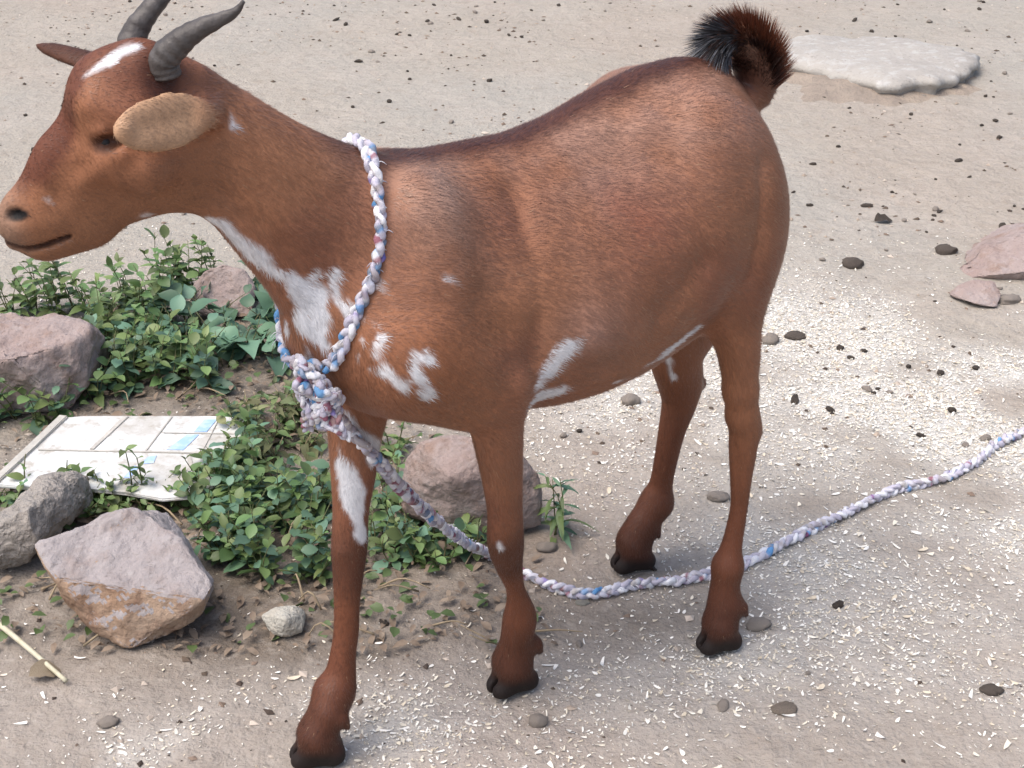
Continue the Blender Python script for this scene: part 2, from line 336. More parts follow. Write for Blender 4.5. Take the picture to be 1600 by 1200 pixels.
# --- legs (px, py, lateral, radius px)
chain([(768, 585, .088, 56.5), (776, 665, .082, 42.4), (784, 740, .070, 33), (789, 800, .058, 28), (790, 848, .046, 29), (795, 882, .038, 22), (805, 918, .032, 15), (811, 946, .028, 21), (812, 968, .024, 27), (805, 1003, .018, 24.5), (800, 1030, .014, 29)], .012)
chain([(560, 600, -.07, 60.5), (555, 672, -.066, 43.4), (552, 740, -.06, 35.4), (548, 800, -.054, 28.4), (546, 855, -.048, 28.4), (544, 895, -.044, 24.4), (542, 940, -.04, 20.4), (541, 985, -.036, 19.9), (536, 1022, -.033, 20.4), (531, 1060, -.03, 25.4), (522, 1082, -.028, 30.4)], .014)
chain([(522, 1082, -.028, 29.4), (510, 1112, -.026, 27), (504, 1140, -.024, 29)], .012)
chain([(1150, 390, .083, 50), (1148, 490, .093, 43), (1155, 560, .098, 32.5), (1157, 610, .10, 25.5)], .03)
chain([(1157, 610, .10, 25.5), (1163, 665, .10, 24.4), (1161, 700, .10, 22.4), (1158, 745, .102, 17.4), (1155, 790, .103, 13.9), (1148, 830, .104, 14.9), (1142, 858, .105, 17.4), (1137, 885, .106, 22.4)], .012)
chain([(1137, 885, .106, 22.4), (1133, 915, .107, 23.4), (1128, 945, .109, 23.5), (1126, 968, .11, 25)], .012)
chain([(1090, 470, -.085, 60.5), (1058, 545, -.088, 44.5), (1062, 592, -.09, 36.5), (1062, 625, -.09, 28.5), (1050, 672, -.09, 21.4), (1040, 720, -.09, 18.4), (1033, 755, -.091, 18.4), (1026, 785, -.092, 24.4)], .014)
cone(G(1062, 596, -.09)[0], .018, G(1092, 598, -.09)[0], .0105, .014)                                    # right hock
cone(G(1157, 650, .10)[0], .016, G(1180, 672, .10)[0], .0085, .014)                                     # left hock
chain([(1026, 785, -.092, 24.4), (1006, 815, -.093, 24.5), (992, 842, -.095, 27)], .012)
# --- feet: two claws and two dewclaws each
HOOVES = []
FD = {'LF': ((800, 1075), .013, 0.78, .98), 'RF': ((497, 1187), -.023, 0.9, .98), 'LH': ((1122, 1012), .11, 0.82, 0.88), 'RH': ((988, 886), -.095, 0.86, .94)}
for key, ((px, py), lt, ff, s) in FD.items():
    q = to_goat(P(px, py)); a = math.radians({'LF': 4, 'RF': 22, 'LH': -14, 'RH': 14}[key])
    f = np.array([math.cos(a), -math.sin(a)*1.0, 0]); f = np.array([math.cos(a), math.sin(a), 0]) if key in ('LH',) else f
    sd_ = np.array([-f[1], f[0], 0]); base = np.array([q[0], q[1], 0])-f*0.004*s+f*0.0
    HOOVES.append((base, f, sd_, s))
    for e in (-1, 1):
        toe = base+f*0.024*s+sd_*e*0.0068*s+gz*0.009; heel = base-f*0.013*s+sd_*e*0.0092*s+gz*0.012; mid = base+f*0.003*s+sd_*e*0.0082*s+gz*0.034
        cone(toe, .0088*s, heel, .0122*s, .008); cone(mid, .0140*s, heel, .0120*s, .012); cone(mid, .0140*s, toe, .0092*s, .014)
        dc = base-f*0.027*s+sd_*e*0.011*s+gz*0.060; cone(dc, .0065*s, dc-f*0.005-gz*0.012, .004*s, .006)
    cone(base+f*0.004+gz*0.040, .0200*s, base-f*0.012*s+gz*0.064, .0178*s, .014)
    # flat soles and the cleft
    sl = box_slices(base-0.07, base+0.07*np.array([1, 1, 0.5]), 0); x, y, z = coords(sl, base, I3)
    fs = x*f[0]+y*f[1]; ls = np.abs(x*sd_[0]+y*sd_[1]); cl = np.maximum(np.maximum(ls-0.0008, z-0.024), 0.012-fs)
    put(sl, cl+0*fs, 0.003, 'sub'); put(sl, (z-0.0015)+0*fs+0*ls, 0.002, 'sub')
# --- neck
chain([(318, 212, -.012, 84), (404, 284, -.004, 90), (490, 356, 0, 110), (560, 410, 0, 122)], .03, .62)
cone(G(368, 196, -.006)[0], .025, G(552, 290, 0)[0], .028, .025)
cone(G(355, 316, -.008)[0], .018, G(462, 425, -.01)[0], .028, .02)
# --- head
def hc(p1, p2, k=.02, sy=1.0):
    A, B = HD(*p1[:3]), HD(*p2[:3]); cone(A[0], p1[3]/A[1], B[0], p2[3]/B[1], k, sy, RH)
hc((268, 160, 0, 72), (205, 175, 0, 76), .03, .68)
hc((200, 172, 0, 74), (118, 248, 0, 52), .03, .60)
hc((238, 256, 0, 84), (120, 318, 0, 58), .03, .46)
hc((122, 270, 0, 56), (62, 334, 0, 46), .025, .56)
hc((56, 340, 0, 39), (48, 352, 0, 37), .02, .68)
hc((30, 336, 0, 22), (28, 350, 0, 24), .015, .85)
hc((74, 376, 0, 31), (140, 350, 0, 38), .015, .62)
hc((160, 128, 0, 34), (215, 105, 0, 36), .03, 1.0)
for e in (-1, 1):
    cone(HD(152, 165, e*.028)[0], .016, HD(200, 180, e*.034)[0], .018, .03)                              # brow
    cone(HD(165, 245, e*.026)[0], .016, HD(230, 258, e*.030)[0], .022, .03)                              # cheek bone
    ell(HD(170, 222, e*.045)[0], (.013, .008, .006), RH, .008, 'sub')                                    # eye socket
    ell(HD(19, 336, e*.0165)[0], (.0095, .0065, .0050), RH, .004, 'sub')                                 # nostril
# mouth
mp = [HD(4, 374)[0], HD(45, 382)[0], HD(78, 372)[0], HD(108, 360)[0]]
for A, Bq in zip(mp[:-1], mp[1:]): cone(A, .0028, Bq, .0024, .004, 14.0, RH, 'sub')
cone(HD(22, 376)[0], .0085, HD(98, 364)[0], .0105, .003, .9, RH)
# ears
e0 = HD(338, 172, .040)[0]; e1 = HD(184, 208, .086)[0]; vdir = RG @ (-ray(260, 190)); eR = frame(e1-e0, vdir+0.5*hl)
EL_ = np.linalg.norm(e1-e0); ec = (e0+e1)/2
ell(ec+(e1-e0)*.03, (EL_*.47, .0245, .0055), eR, .006); ell(ec+(e1-e0)*.22, (EL_*.31, .0165, .0050), eR, .006); cone(HD(318, 178, .026)[0], .016, e0+(e1-e0)*.16, .0085, .012)
f0 = HD(215, 118, -.045)[0]; fe = RG @ (hfw*0.62-hlw*0.72+gz*0.05)
ell(f0+fe*.060, (.070, .0140, .0055), frame(fe, (0.25, 0, 1)), .008); ell(f0+fe*.108, (.036, .0075, .0045), frame(fe, (0.25, 0, 1)), .006)
cone(HD(235, 130, -.03)[0], .016, f0+fe*.012, .010, .02)
# --- tail core
tail_px = [(1178, 142, 0, 31), (1183, 110, 0, 36), (1175, 80, 0, 35), (1153, 62, 0, 29), (1128, 68, 0, 23), (1119, 92, 0, 19)]
chain(tail_px, .014)
# --- sheath and flank hollows
cone(G(1106, 498, .02)[0], .014, G(1085, 515, .01)[0], .010, .015)

def surface_nets(Fd):
    s = Fd < 0; cnt = np.zeros(tuple(np.array(Fd.shape)-1), np.uint8); n = cnt.shape
    cor = [(i, j, k) for i in (0, 1) for j in (0, 1) for k in (0, 1)]
    for (i, j, k) in cor: cnt += s[i:i+n[0], j:j+n[1], k:k+n[2]]
    act = (cnt > 0) & (cnt < 8); A = np.argwhere(act); vid = np.full(n, -1, np.int32); vid[act] = np.arange(len(A))
    val = {c: Fd[A[:, 0]+c[0], A[:, 1]+c[1], A[:, 2]+c[2]] for c in cor}
    acc = np.zeros((len(A), 3)); num = np.zeros(len(A))
    for c in cor:
        for axn in range(3):
            if c[axn]: continue
            e = list(c); e[axn] = 1; e = tuple(e); a, b = val[c], val[e]; m = (a < 0) != (b < 0)
            tt = np.where(m, a/np.where(m, a-b, 1), 0); pt = np.tile(np.array(c, float), (len(A), 1)); pt[:, axn] = tt
            acc += pt*m[:, None]; num += m
    V = LO+VX*(A+acc/num[:, None]); Q = []
    for axn in range(3):
        o1, o2 = (axn+1) % 3, (axn+2) % 3
        sa = [slice(1, -1)]*3; sa[axn] = slice(0, -1); sb = list(sa); sb[axn] = slice(1, None)
        sa = [slice(None)]*3; sa[axn] = slice(0, -1); sb = [slice(None)]*3; sb[axn] = slice(1, None)
        ch = s[tuple(sa)] != s[tuple(sb)]; E = np.argwhere(ch); E = E[(E[:, o1] > 0) & (E[:, o2] > 0) & (E[:, o1] < n[o1]) & (E[:, o2] < n[o2])]
        ins = s[E[:, 0], E[:, 1], E[:, 2]]
        def cell(d1, d2):
            c = E.copy(); c[:, o1] -= d1; c[:, o2] -= d2; return vid[c[:, 0], c[:, 1], c[:, 2]]
        q = np.stack([cell(1, 1), cell(0, 1), cell(0, 0), cell(1, 0)], 1); q[~ins] = q[~ins][:, ::-1]
        Q.append(q)
    return V, np.vstack(Q)
def field(p):
    g = (np.asarray(p, float)-LO)/VX; g = np.clip(g, 0, NG-1.001); i = g.astype(int); f = g-i; r = 0
    for dx in (0, 1):
        for dy in (0, 1):
            for dz in (0, 1):
                wt = (f[:, 0] if dx else 1-f[:, 0])*(f[:, 1] if dy else 1-f[:, 1])*(f[:, 2] if dz else 1-f[:, 2])
                r = r+wt*FLD[i[:, 0]+dx, i[:, 1]+dy, i[:, 2]+dz]
    return r
def cast(px, py, off=0.0):                                         # where a line of sight meets the goat, goat frame
    d = RG @ ray(px, py); o = to_goat(CAMP); t = np.arange(0.8, 2.2, 0.001); f = field(o+t[:, None]*d)
    p = o+t[:, None]*d; ok = np.all((p > LO+.004) & (p < HI-.004), axis=1) & (f < off)
    return p[np.argmax(ok)] if ok.any() else None
# --- sculpting: soft swells and hollows of muscle and bone
def swell(pts, Rr, amt, mirror=True):
    pts = [np.asarray(p) for p in pts if p is not None]
    if not pts: return
    for mm in ((1, -1) if mirror else (1,)):
        q = [p*np.array([1, mm, 1]) for p in pts]
        if len(q) == 1: q = [q[0], q[0]+1e-5]
        a_, b_ = q; sl = box_slices(np.minimum(a_, b_), np.maximum(a_, b_), 2.4*Rr); x, y, z = coords(sl, a_, I3); v = (b_-a_).astype(np.float32); vv = float(v @ v)+1e-12
        t = np.clip((x*v[0]+y*v[1]+z*v[2])/vv, 0, 1); d2 = (x-t*v[0])**2+(y-t*v[1])**2+(z-t*v[2])**2
        FLD[sl] -= np.float32(amt)*np.exp(-d2/np.float32(Rr*Rr)).astype(np.float32)
def sw(pxs, Rr, amt, mirror=True): swell([cast(*p) for p in pxs], Rr, amt, mirror)
sw([(803, 300), (842, 560)], .017, -.0075); sw([(645, 300), (705, 430)], .030, .007); sw([(590, 540)], .030, .004); sw([(690, 520), (765, 590)], .028, .006); sw([(812, 612)], .017, .006)
sw([(965, 265)], .050, -.008); sw([(1012, 200)], .018, .005, False); sw([(1035, 490), (1098, 410)], .018, -.006); sw([(1120, 250), (1112, 420)], .042, .006); sw([(1192, 260), (1176, 430)], .013, -.005); sw([(1112, 475)], .024, .005)
for k in range(6): sw([(868+34*k, 290-6*k), (872+36*k, 500-8*k)], .008, .0007)
sw([(928, 528)], .034, .008); sw([(880, 590), (1010, 545)], .02, -.003)
sw([(345, 300), (520, 465)], .014, -.005, False); sw([(375, 225), (540, 350)], .026, .004, False); sw([(470, 300), (560, 420)], .02, -.003, False); sw([(610, 280), (640, 420)], .014, -.003)
sw([(250, 272)], .028, .003, False); sw([(150, 238), (92, 308)], .010, -.003, False); sw([(190, 243), (120, 288)], .008, .003, False); sw([(218, 148)], .016, -.003, False); sw([(22, 358), (88, 350)], .010, .002, False); sw([(148, 206), (196, 203)], .006, .0035, False); sw([(150, 240), (190, 242)], .007, .002, False)
sw([(775, 848)], .011, .003, False); sw([(812, 835), (818, 900)], .006, -.0025, False); sw([(530, 865)], .011, .003, False); sw([(1150, 700), (1160, 800)], .005, -.002, False)
swell([e0+(e1-e0)*.15+eR[2]*.006, e0+(e1-e0)*.8+eR[2]*.006], .008, -.0028, False)
for (hb, f_, s_, k_) in HOOVES:
    swell([hb+f_*.030*k_+gz*.012, hb+f_*.018*k_+gz*.052], .0036, -.0032, False)                         # groove between the claws
    for e_ in (-1, 1): swell([hb-f_*.006+s_*e_*.019*k_+gz*.046, hb+f_*.012+s_*e_*.016*k_+gz*.040], .005, -.002, False)
    swell([hb-f_*.02*k_+gz*.040], .009, -.004, False)
GV, GQ = surface_nets(FLD)
# keep the largest connected piece, relax a little
e = np.vstack([GQ[:, [0, 1]], GQ[:, [1, 2]], GQ[:, [2, 3]], GQ[:, [3, 0]]])
lab = np.arange(len(GV))
for it in range(4000):
    m = np.minimum(lab[e[:, 0]], lab[e[:, 1]]); l2 = lab.copy(); np.minimum.at(l2, e[:, 0], m); np.minimum.at(l2, e[:, 1], m); l2 = l2[l2]; l2 = l2[l2]
    if np.array_equal(l2, lab): break
    lab = l2
big = np.bincount(lab).argmax(); keep = lab == big; new = np.cumsum(keep)-1
GQ = new[GQ[keep[GQ[:, 0]]]]; GV = GV[keep]; e = new[e[keep[e[:, 0]]]]
deg = np.bincount(e.ravel(), minlength=len(GV)).astype(float)
for it in range(2):
    ac = np.zeros_like(GV)
    for a, b in ((0, 1), (1, 0)):
        for k in range(3): ac[:, k] += np.bincount(e[:, a], weights=GV[e[:, b], k], minlength=len(GV))
    GV = GV*0.5+0.5*ac/deg[:, None]

# --- coat: hair colours, some with sky sheen and body shading painted in
def L(r, g, b): return np.array([((v/255+0.055)/1.055)**2.4 if v > 10 else v/3294.6 for v in (r, g, b)])
C_BASE = L(141, 95, 70); C_ORNG = L(147, 100, 72); C_RED = L(127, 82, 63); C_DARK = L(66, 36, 29); C_SHEEN = L(134, 101, 86); C_LEG = L(98, 56, 38); C_LEGD = L(62, 36, 27)
C_HOOF = L(34, 27, 25); C_EAR = L(176, 142, 112); C_TAN = L(132, 92, 66); C_WHITE = L(214, 214, 216); C_MUZ = L(136, 108, 90); C_BLACK = L(28, 25, 26)
# white marks: (a, b, radius a, radius b) in the goat frame
MARKS = []
MARKS = [
    ((0.3975, 0.0046, 0.692), (0.3975, 0.0046, 0.692), 0.0035, 0.0053),
    ((0.3927, 0.0043, 0.6851), (0.3669, 0.0129, 0.6521), 0.0071, 0.0090),
    ((0.3669, 0.0129, 0.6521), (0.3468, 0.0203, 0.6298), 0.0084, 0.0061),
    ((0.4018, 0.0006, 0.693), (0.3919, 0.0083, 0.6886), 0.0053, 0.0053),
    ((0.3326, 0.0254, 0.6172), (0.314, 0.0334, 0.5854), 0.0104, 0.0136),
    ((0.3118, 0.0324, 0.6094), (0.3218, 0.0267, 0.5797), 0.0092, 0.0136),
    ((0.3205, 0.027, 0.5808), (0.3141, 0.0346, 0.5722), 0.0124, 0.0087),
    ((0.3014, 0.0405, 0.6247), (0.2997, 0.042, 0.598), 0.0031, 0.0043),
    ((0.2974, 0.0431, 0.5991), (0.2918, 0.0563, 0.59), 0.0062, 0.0074),
    ((0.3146, 0.0344, 0.5633), (0.312, 0.0387, 0.5553), 0.0050, 0.0050),
    ((0.3368, 0.0258, 0.629), (0.3278, 0.0268, 0.6164), 0.0061, 0.0092),
    ((0.2818, 0.0724, 0.5903), (0.2815, 0.0886, 0.5745), 0.0025, 0.0049),
    ((0.2781, 0.0862, 0.5822), (0.2765, 0.0861, 0.5844), 0.0031, 0.0031),
    ((0.2914, 0.0855, 0.5408), (0.2816, 0.1017, 0.5387), 0.0049, 0.0055),
    ((0.2816, 0.1017, 0.5387), (0.2719, 0.1107, 0.5254), 0.0055, 0.0056),
    ((0.2585, 0.1189, 0.5575), (0.2469, 0.1256, 0.5525), 0.0037, 0.0037),
    ((0.2514, 0.1217, 0.5619), (0.2489, 0.1225, 0.5635), 0.0037, 0.0031),
    ((0.2617, 0.1187, 0.5475), (0.2581, 0.1213, 0.5323), 0.0025, 0.0043),
    ((0.2526, 0.1215, 0.5188), (0.2513, 0.1218, 0.5178), 0.0062, 0.0062),
    ((0.2157, 0.1097, 0.6214), (0.2061, 0.113, 0.6147), 0.0012, 0.0025),
    ((0.116, 0.1241, 0.4817), (0.0879, 0.1366, 0.5204), 0.0053, 0.0091),
    ((0.1124, 0.1135, 0.4584), (0.0783, 0.1182, 0.4614), 0.0080, 0.0034),
    ((0.0982, 0.127, 0.4987), (0.0898, 0.1348, 0.5188), 0.0092, 0.0065),
    ((0.0748, 0.142, 0.5302), (0.0615, 0.1463, 0.5351), 0.0026, 0.0026),
    ((-0.0271, 0.1257, 0.4583), (-0.0741, 0.1255, 0.469), 0.0028, 0.0049),
    ((-0.0741, 0.1255, 0.469), (-0.1062, 0.1255, 0.4814), 0.0049, 0.0057),
    ((0.0072, 0.1231, 0.4517), (-0.0168, 0.122, 0.4515), 0.0021, 0.0021),
    ((-0.2591, -0.0682, 0.327), (-0.2695, -0.0675, 0.2944), 0.0075, 0.0050),
    ((0.2459, -0.0484, 0.3602), (0.2405, -0.037, 0.3204), 0.0084, 0.0141),
    ((0.2405, -0.037, 0.3204), (0.2365, -0.0318, 0.2688), 0.0127, 0.0036),
    ((0.2483, -0.0402, 0.3094), (0.2424, -0.0358, 0.3009), 0.0064, 0.0085),
    ((0.2472, -0.0546, 0.3836), (0.2466, -0.0498, 0.3615), 0.0028, 0.0056),
    ((0.2425, -0.0461, 0.4157), (0.2077, -0.0399, 0.3668), 0.0076, 0.0092),
    ((0.222, -0.036, 0.3831), (0.217, -0.0368, 0.3552), 0.0056, 0.0035),
    ((0.4529, -0.013, 0.8593), (0.4687, -0.0159, 0.8535), 0.0044, 0.0049),
    ((0.4687, -0.0159, 0.8535), (0.4953, -0.0201, 0.841), 0.0049, 0.0054),
    ((0.4758, -0.0127, 0.8465), (0.4719, -0.0128, 0.8491), 0.0033, 0.0033),
    ((0.384, 0.02, 0.799), (0.3838, 0.0244, 0.7859), 0.0023, 0.0028),
    ((0.4573, -0.0192, 0.705), (0.4573, -0.0192, 0.705), 0.0035, 0.0017),
    ((0.538, -0.0457, 0.7321), (0.5351, -0.0448, 0.7299), 0.0017, 0.0017),
    ((0.1186, 0.0624, 0.2589), (0.1167, 0.0634, 0.2552), 0.0018, 0.0018),
    ((0.3234, 0.0293, 0.6221), (0.3235, 0.0284, 0.6191), 0.0004, 0.0010),
    ((0.285, 0.0878, 0.5692), (0.285, 0.0894, 0.5667), 0.0009, 0.0009),
    ((0.3293, 0.0272, 0.6227), (0.3304, 0.0262, 0.6163), 0.0012, 0.0016),
    ((0.2786, 0.0604, 0.6127), (0.2799, 0.0609, 0.6082), 0.0011, 0.0016),
    ((0.271, 0.0637, 0.6214), (0.272, 0.0656, 0.6172), 0.0008, 0.0007),
    ((0.3024, 0.0392, 0.6212), (0.3013, 0.0398, 0.615), 0.0009, 0.0009),
    ((0.28, 0.0798, 0.5856), (0.2809, 0.0834, 0.5811), 0.0008, 0.0010),
    ((0.2959, 0.049, 0.5919), (0.2973, 0.0486, 0.5886), 0.0012, 0.0006),
    ((0.3293, -0.0046, 0.5639), (0.3284, -0.0084, 0.5576), 0.0008, 0.0010),
    ((0.2659, 0.0763, 0.6145), (0.2669, 0.0771, 0.6121), 0.0010, 0.0009),
    ((0.3158, 0.0326, 0.5624), (0.3166, 0.0321, 0.5578), 0.0013, 0.0006),
    ((0.3384, 0.0201, 0.6117), (0.3371, 0.019, 0.6061), 0.0006, 0.0009),
    ((0.3275, 0.021, 0.5881), (0.3289, 0.0193, 0.5826), 0.0013, 0.0018),
    ((0.2962, 0.0707, 0.5513), (0.2971, 0.0684, 0.5472), 0.0013, 0.0016),
    ((0.3178, 0.0297, 0.6128), (0.3182, 0.0297, 0.6103), 0.0007, 0.0018),
    ((0.3149, 0.0339, 0.6298), (0.3159, 0.0322, 0.6267), 0.0011, 0.0010),
    ((0.3182, 0.0308, 0.6218), (0.3164, 0.0308, 0.6173), 0.0005, 0.0006),
    ((0.3398, 0.022, 0.6181), (0.339, 0.0216, 0.6151), 0.0003, 0.0011),
    ((0.322, 0.0193, 0.5358), (0.3212, 0.0144, 0.5289), 0.0011, 0.0011),
    ((0.2727, 0.0833, 0.5934), (0.2744, 0.084, 0.5901), 0.0003, 0.0011),
    ((0.3235, 0.0231, 0.5479), (0.3223, 0.023, 0.5429), 0.0003, 0.0009),
    ((0.3226, 0.0279, 0.612), (0.3235, 0.0269, 0.6058), 0.0005, 0.0006),
    ((0.2788, 0.0815, 0.5865), (0.2789, 0.0847, 0.5837), 0.0012, 0.0014),
    ((0.2902, 0.0731, 0.5703), (0.2908, 0.0739, 0.5683), 0.0005, 0.0017),
    ((0.2878, 0.0881, 0.5587), (0.2891, 0.0887, 0.5541), 0.0011, 0.0014),
    ((0.2843, 0.0697, 0.5872), (0.2852, 0.0717, 0.5829), 0.0006, 0.0017),
    ((0.2663, 0.0702, 0.6234), (0.2666, 0.0734, 0.6181), 0.0010, 0.0005),
    ((0.2709, 0.0668, 0.6187), (0.2709, 0.0695, 0.6145), 0.0004, 0.0007),
    ((0.2958, 0.0545, 0.5812), (0.2963, 0.0564, 0.5755), 0.0005, 0.0005),
    ((0.267, 0.0656, 0.6276), (0.2666, 0.0673, 0.6255), 0.0011, 0.0015),
    ((0.2814, 0.0765, 0.5867), (0.2815, 0.0791, 0.5847), 0.0010, 0.0009),
    ((0.2859, 0.0847, 0.5707), (0.2867, 0.0853, 0.5666), 0.0003, 0.0005)]
BLOT_SHADING = [(cast(px_, py_), R_, c_, a_) for px_, py_, R_, c_, a_ in [(680, 300, .065, L(168, 138, 121), .7), (785, 350, .045, L(112, 66, 46), .65), (960, 270, .08, L(158, 126, 110), .6), (1005, 350, .065, L(126, 72, 50), .65), (1130, 160, .08, L(150, 120, 106), .5), (1180, 330, .06, L(152, 106, 76), .55), (930, 520, .05, L(150, 116, 102), .75), (705, 560, .07, L(136, 86, 56), .5), (600, 330, .05, L(136, 92, 72), .5), (450, 250, .06, L(164, 118, 88), .5), (1130, 500, .05, L(140, 94, 66), .5), (860, 420, .05, L(150, 104, 76), .4)]]  # coat mottling; grey highlights and the shade behind the shoulder are painted in
def capsd(p, a, b, ra, rb):
    a = np.asarray(a); v = np.asarray(b)-a; t = np.clip(((p-a) @ v)/(v @ v+1e-9), 0, 1); return np.linalg.norm(p-a-t[:, None]*v, axis=1)-(ra+(rb-ra)*t)
SPI = np.array([(-.38, .60), (-.30, .706), (-.19, .75), (-.06, .73), (.05, .706), (.195, .714), (.24, .715), (.282, .735), (.327, .772), (.364, .81), (.40, .84)])
def coat(p, jit=0.0):
    n1 = fbm(p*9, 4, 71); n2 = fbm(p*34, 3, 73); n3 = fbm(p*np.array([60, 60, 25]), 2, 75)
    c = np.tile(C_BASE, (len(p), 1)); s, lt, zz = p[:, 0], p[:, 1], p[:, 2]
    c = mixc(c, C_ORNG, sstep(-.3, .5, n1)); c = mixc(c, C_RED, 0.8*sstep(.0, .5, fbm(p*6+3, 3, 81)))
    q0 = ((p-HOg) @ RH.T)[:, 0]
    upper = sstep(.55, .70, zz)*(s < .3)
    c = mixc(c, C_SHEEN, 0.75*upper*sstep(-.35, .45, n1+.35*n2))  # greyish sky sheen of the hair, painted over the upper body
    pa_ = p*np.array([1, 1, 1]); pa_[:, 1] = np.abs(pa_[:, 1])
    for (bc, bR, bcol, bam) in BLOT_SHADING:
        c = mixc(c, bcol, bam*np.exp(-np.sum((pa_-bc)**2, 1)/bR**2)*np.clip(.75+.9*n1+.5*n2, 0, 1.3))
    # dorsal line
    sz = np.interp(s, SPI[:, 0], SPI[:, 1]); dl = np.sqrt((lt*1.0)**2+((zz-sz)*.8)**2)
    c = mixc(c, C_DARK, 0.9*(1-sstep(.010, .040, dl+.006*n2))*(s > -.36)*(s < .42))
    nkm = sstep(.25, .31, s)*sstep(.56, .62, zz); c = mixc(c, L(164, 114, 84), .75*nkm*sstep(-.5, .3, n1)*(1-sstep(.0, .05, q0-.0)))
    # legs
    lg = 1-sstep(.16, .42, zz); c = mixc(c, C_LEG, 0.85*lg)
    c = mixc(c, C_LEGD, 0.8*(1-sstep(.03, .14, zz+.02*n1)))
    for kp in ((791, 862, .05), (546, 872, -.048)):
        kq = G(*kp)[0]; c = mixc(c, C_LEGD, 0.6*(1-sstep(.02, .05, np.linalg.norm((p-kq)*[1, 1, .8], axis=1))))
    # head
    q = (p-HOg) @ RH.T; f, hy, hz_ = q[:, 0], q[:, 1], q[:, 2]; hd = sstep(-.05, .0, f)*(zz > .6)
    c = mixc(c, C_TAN, hd*0.75*sstep(-.02, -.10, hz_+0.35*f))
    br = np.min([capsd(p, HD(*a_)[0], HD(*b_)[0], ra_, rb_) for a_, b_, ra_, rb_ in (((122, 128), (98, 185), .032, .030), ((98, 185), (62, 252), .030, .024), ((62, 252), (40, 290), .022, .012), ((165, 130), (225, 110), .034, .036))], axis=0)
    c = mixc(c, L(88, 49, 37), hd*.85*(1-sstep(-.006, .008, br+.005*n2+.004*n1)))
    c = mixc(c, C_RED*.6, 0*hd*0.85*(1-sstep(.012, .03, np.abs(hy)))*sstep(.05, .10, f)*sstep(-.01, .02, hz_+0.85*f-.045+.01*n1))
    c = mixc(c, C_RED*.8, hd*0.7*sstep(-.045, .0, hz_)*(1-sstep(.03, .08, f)))
    c = mixc(c, C_MUZ, hd*0.9*sstep(.135, .165, f+.01*n1)); c = mixc(c, C_DARK, 0.55*hd*sstep(.115, .15, f-.5*(hz_+.16))*(1-sstep(-.158, -.146, hz_)))
    for e_ in (-1, 1):
        nq = HD(20, 337, e_*.019)[0]; c = mixc(c, C_BLACK*.5, 1-sstep(.0075, .0115, np.linalg.norm((p-nq) @ RH.T * [.68, 1, 1.5], axis=1)))
        hq = HD(250, 118, e_*.032)[0]; c = mixc(c, C_DARK*.8, .85*(1-sstep(.010, .032, np.linalg.norm((p-hq)*[1.3, 1, .8], axis=1))))
    for e_ in (-1, 1): c = mixc(c, C_DARK*.5, .8*(1-sstep(.009, .019, np.linalg.norm((p-HD(168, 223, e_*.036)[0])*[1, 1, 1.5], axis=1))))
    md = np.min([capsd(p, A, Bq, 0, 0)*0+np.linalg.norm(((p-A)-np.clip(((p-A) @ (Bq-A))/((Bq-A) @ (Bq-A)), 0, 1)[:, None]*(Bq-A)) @ RH.T * [1, .05, 1], axis=1) for A, Bq in zip(mp[:-1], mp[1:])], axis=0)
    c = mixc(c, C_DARK*.6, .85*(1-sstep(.0015, .004, md))*hd)
    # ears
    eq = (p-ec) @ eR.T; em = (1-sstep(.98, 1.25, np.sqrt((eq[:, 0]/(EL_*.55))**2+(eq[:, 1]/.027)**2)))*(np.abs(eq[:, 2]) < .016)*sstep(.042, .05, hy+0*.01)
    c = mixc(c, C_EAR, em*(.85-.35*sstep(-.2, -.8, eq[:, 0]/(EL_*.5))+.15*n2))
    fq = (p-(f0+fe*.056)); c = mixc(c, C_DARK*.55, .85*(1-sstep(.085, .10, np.linalg.norm(fq, axis=1)))*(hy < -.052))
    # white marks with ragged hair edges
    wn_ = .0075*n2+.0055*n3+.004*n1+.004*fbm(p*np.array([40, 120, 120]), 2, 79)
    for (a, b, ra, rb) in MARKS: c = mixc(c, C_WHITE, 1-sstep(-.003, .004, capsd(p, a, b, ra, rb)+wn_))
    # stray pale hairs, tail, hooves
    tl = sstep(.70, .735, zz)*(s < -.285); c = mixc(c, C_RED*.8, tl*0.7)
    for (hb, hfw_, hs_, hsc) in HOOVES:
        dd = np.linalg.norm((p-hb)[:, :2], axis=1) < .06
        c = mixc(c, C_HOOF, dd*(1-sstep(.014, .036, zz+.003*n2+0.15*np.clip(-((p-hb) @ hfw_), -.02, .03))))
    st = fbm(p*np.array([28, 70, 70]), 3, 77)
    return np.clip(c*(1+.09*n2+.05*n3+.13*st*(zz > .38))[:, None], 0, 1)

goat = empty('goat', to_world((0, 0, 0)))
goat.rotation_euler = (0, 0, 0)
ROT = Matrix(((gh[0], gl[0], 0), (gh[1], gl[1], 0), (0, 0, 1))).to_euler(); goat.rotation_euler = ROT
tag(goat, 'brown goat with white chest patches standing tied with a braided rope', 'goat')
body = obj('body', mesh_np('body', GV, GQ, 'coat_skin', True, coat(GV)), goat)
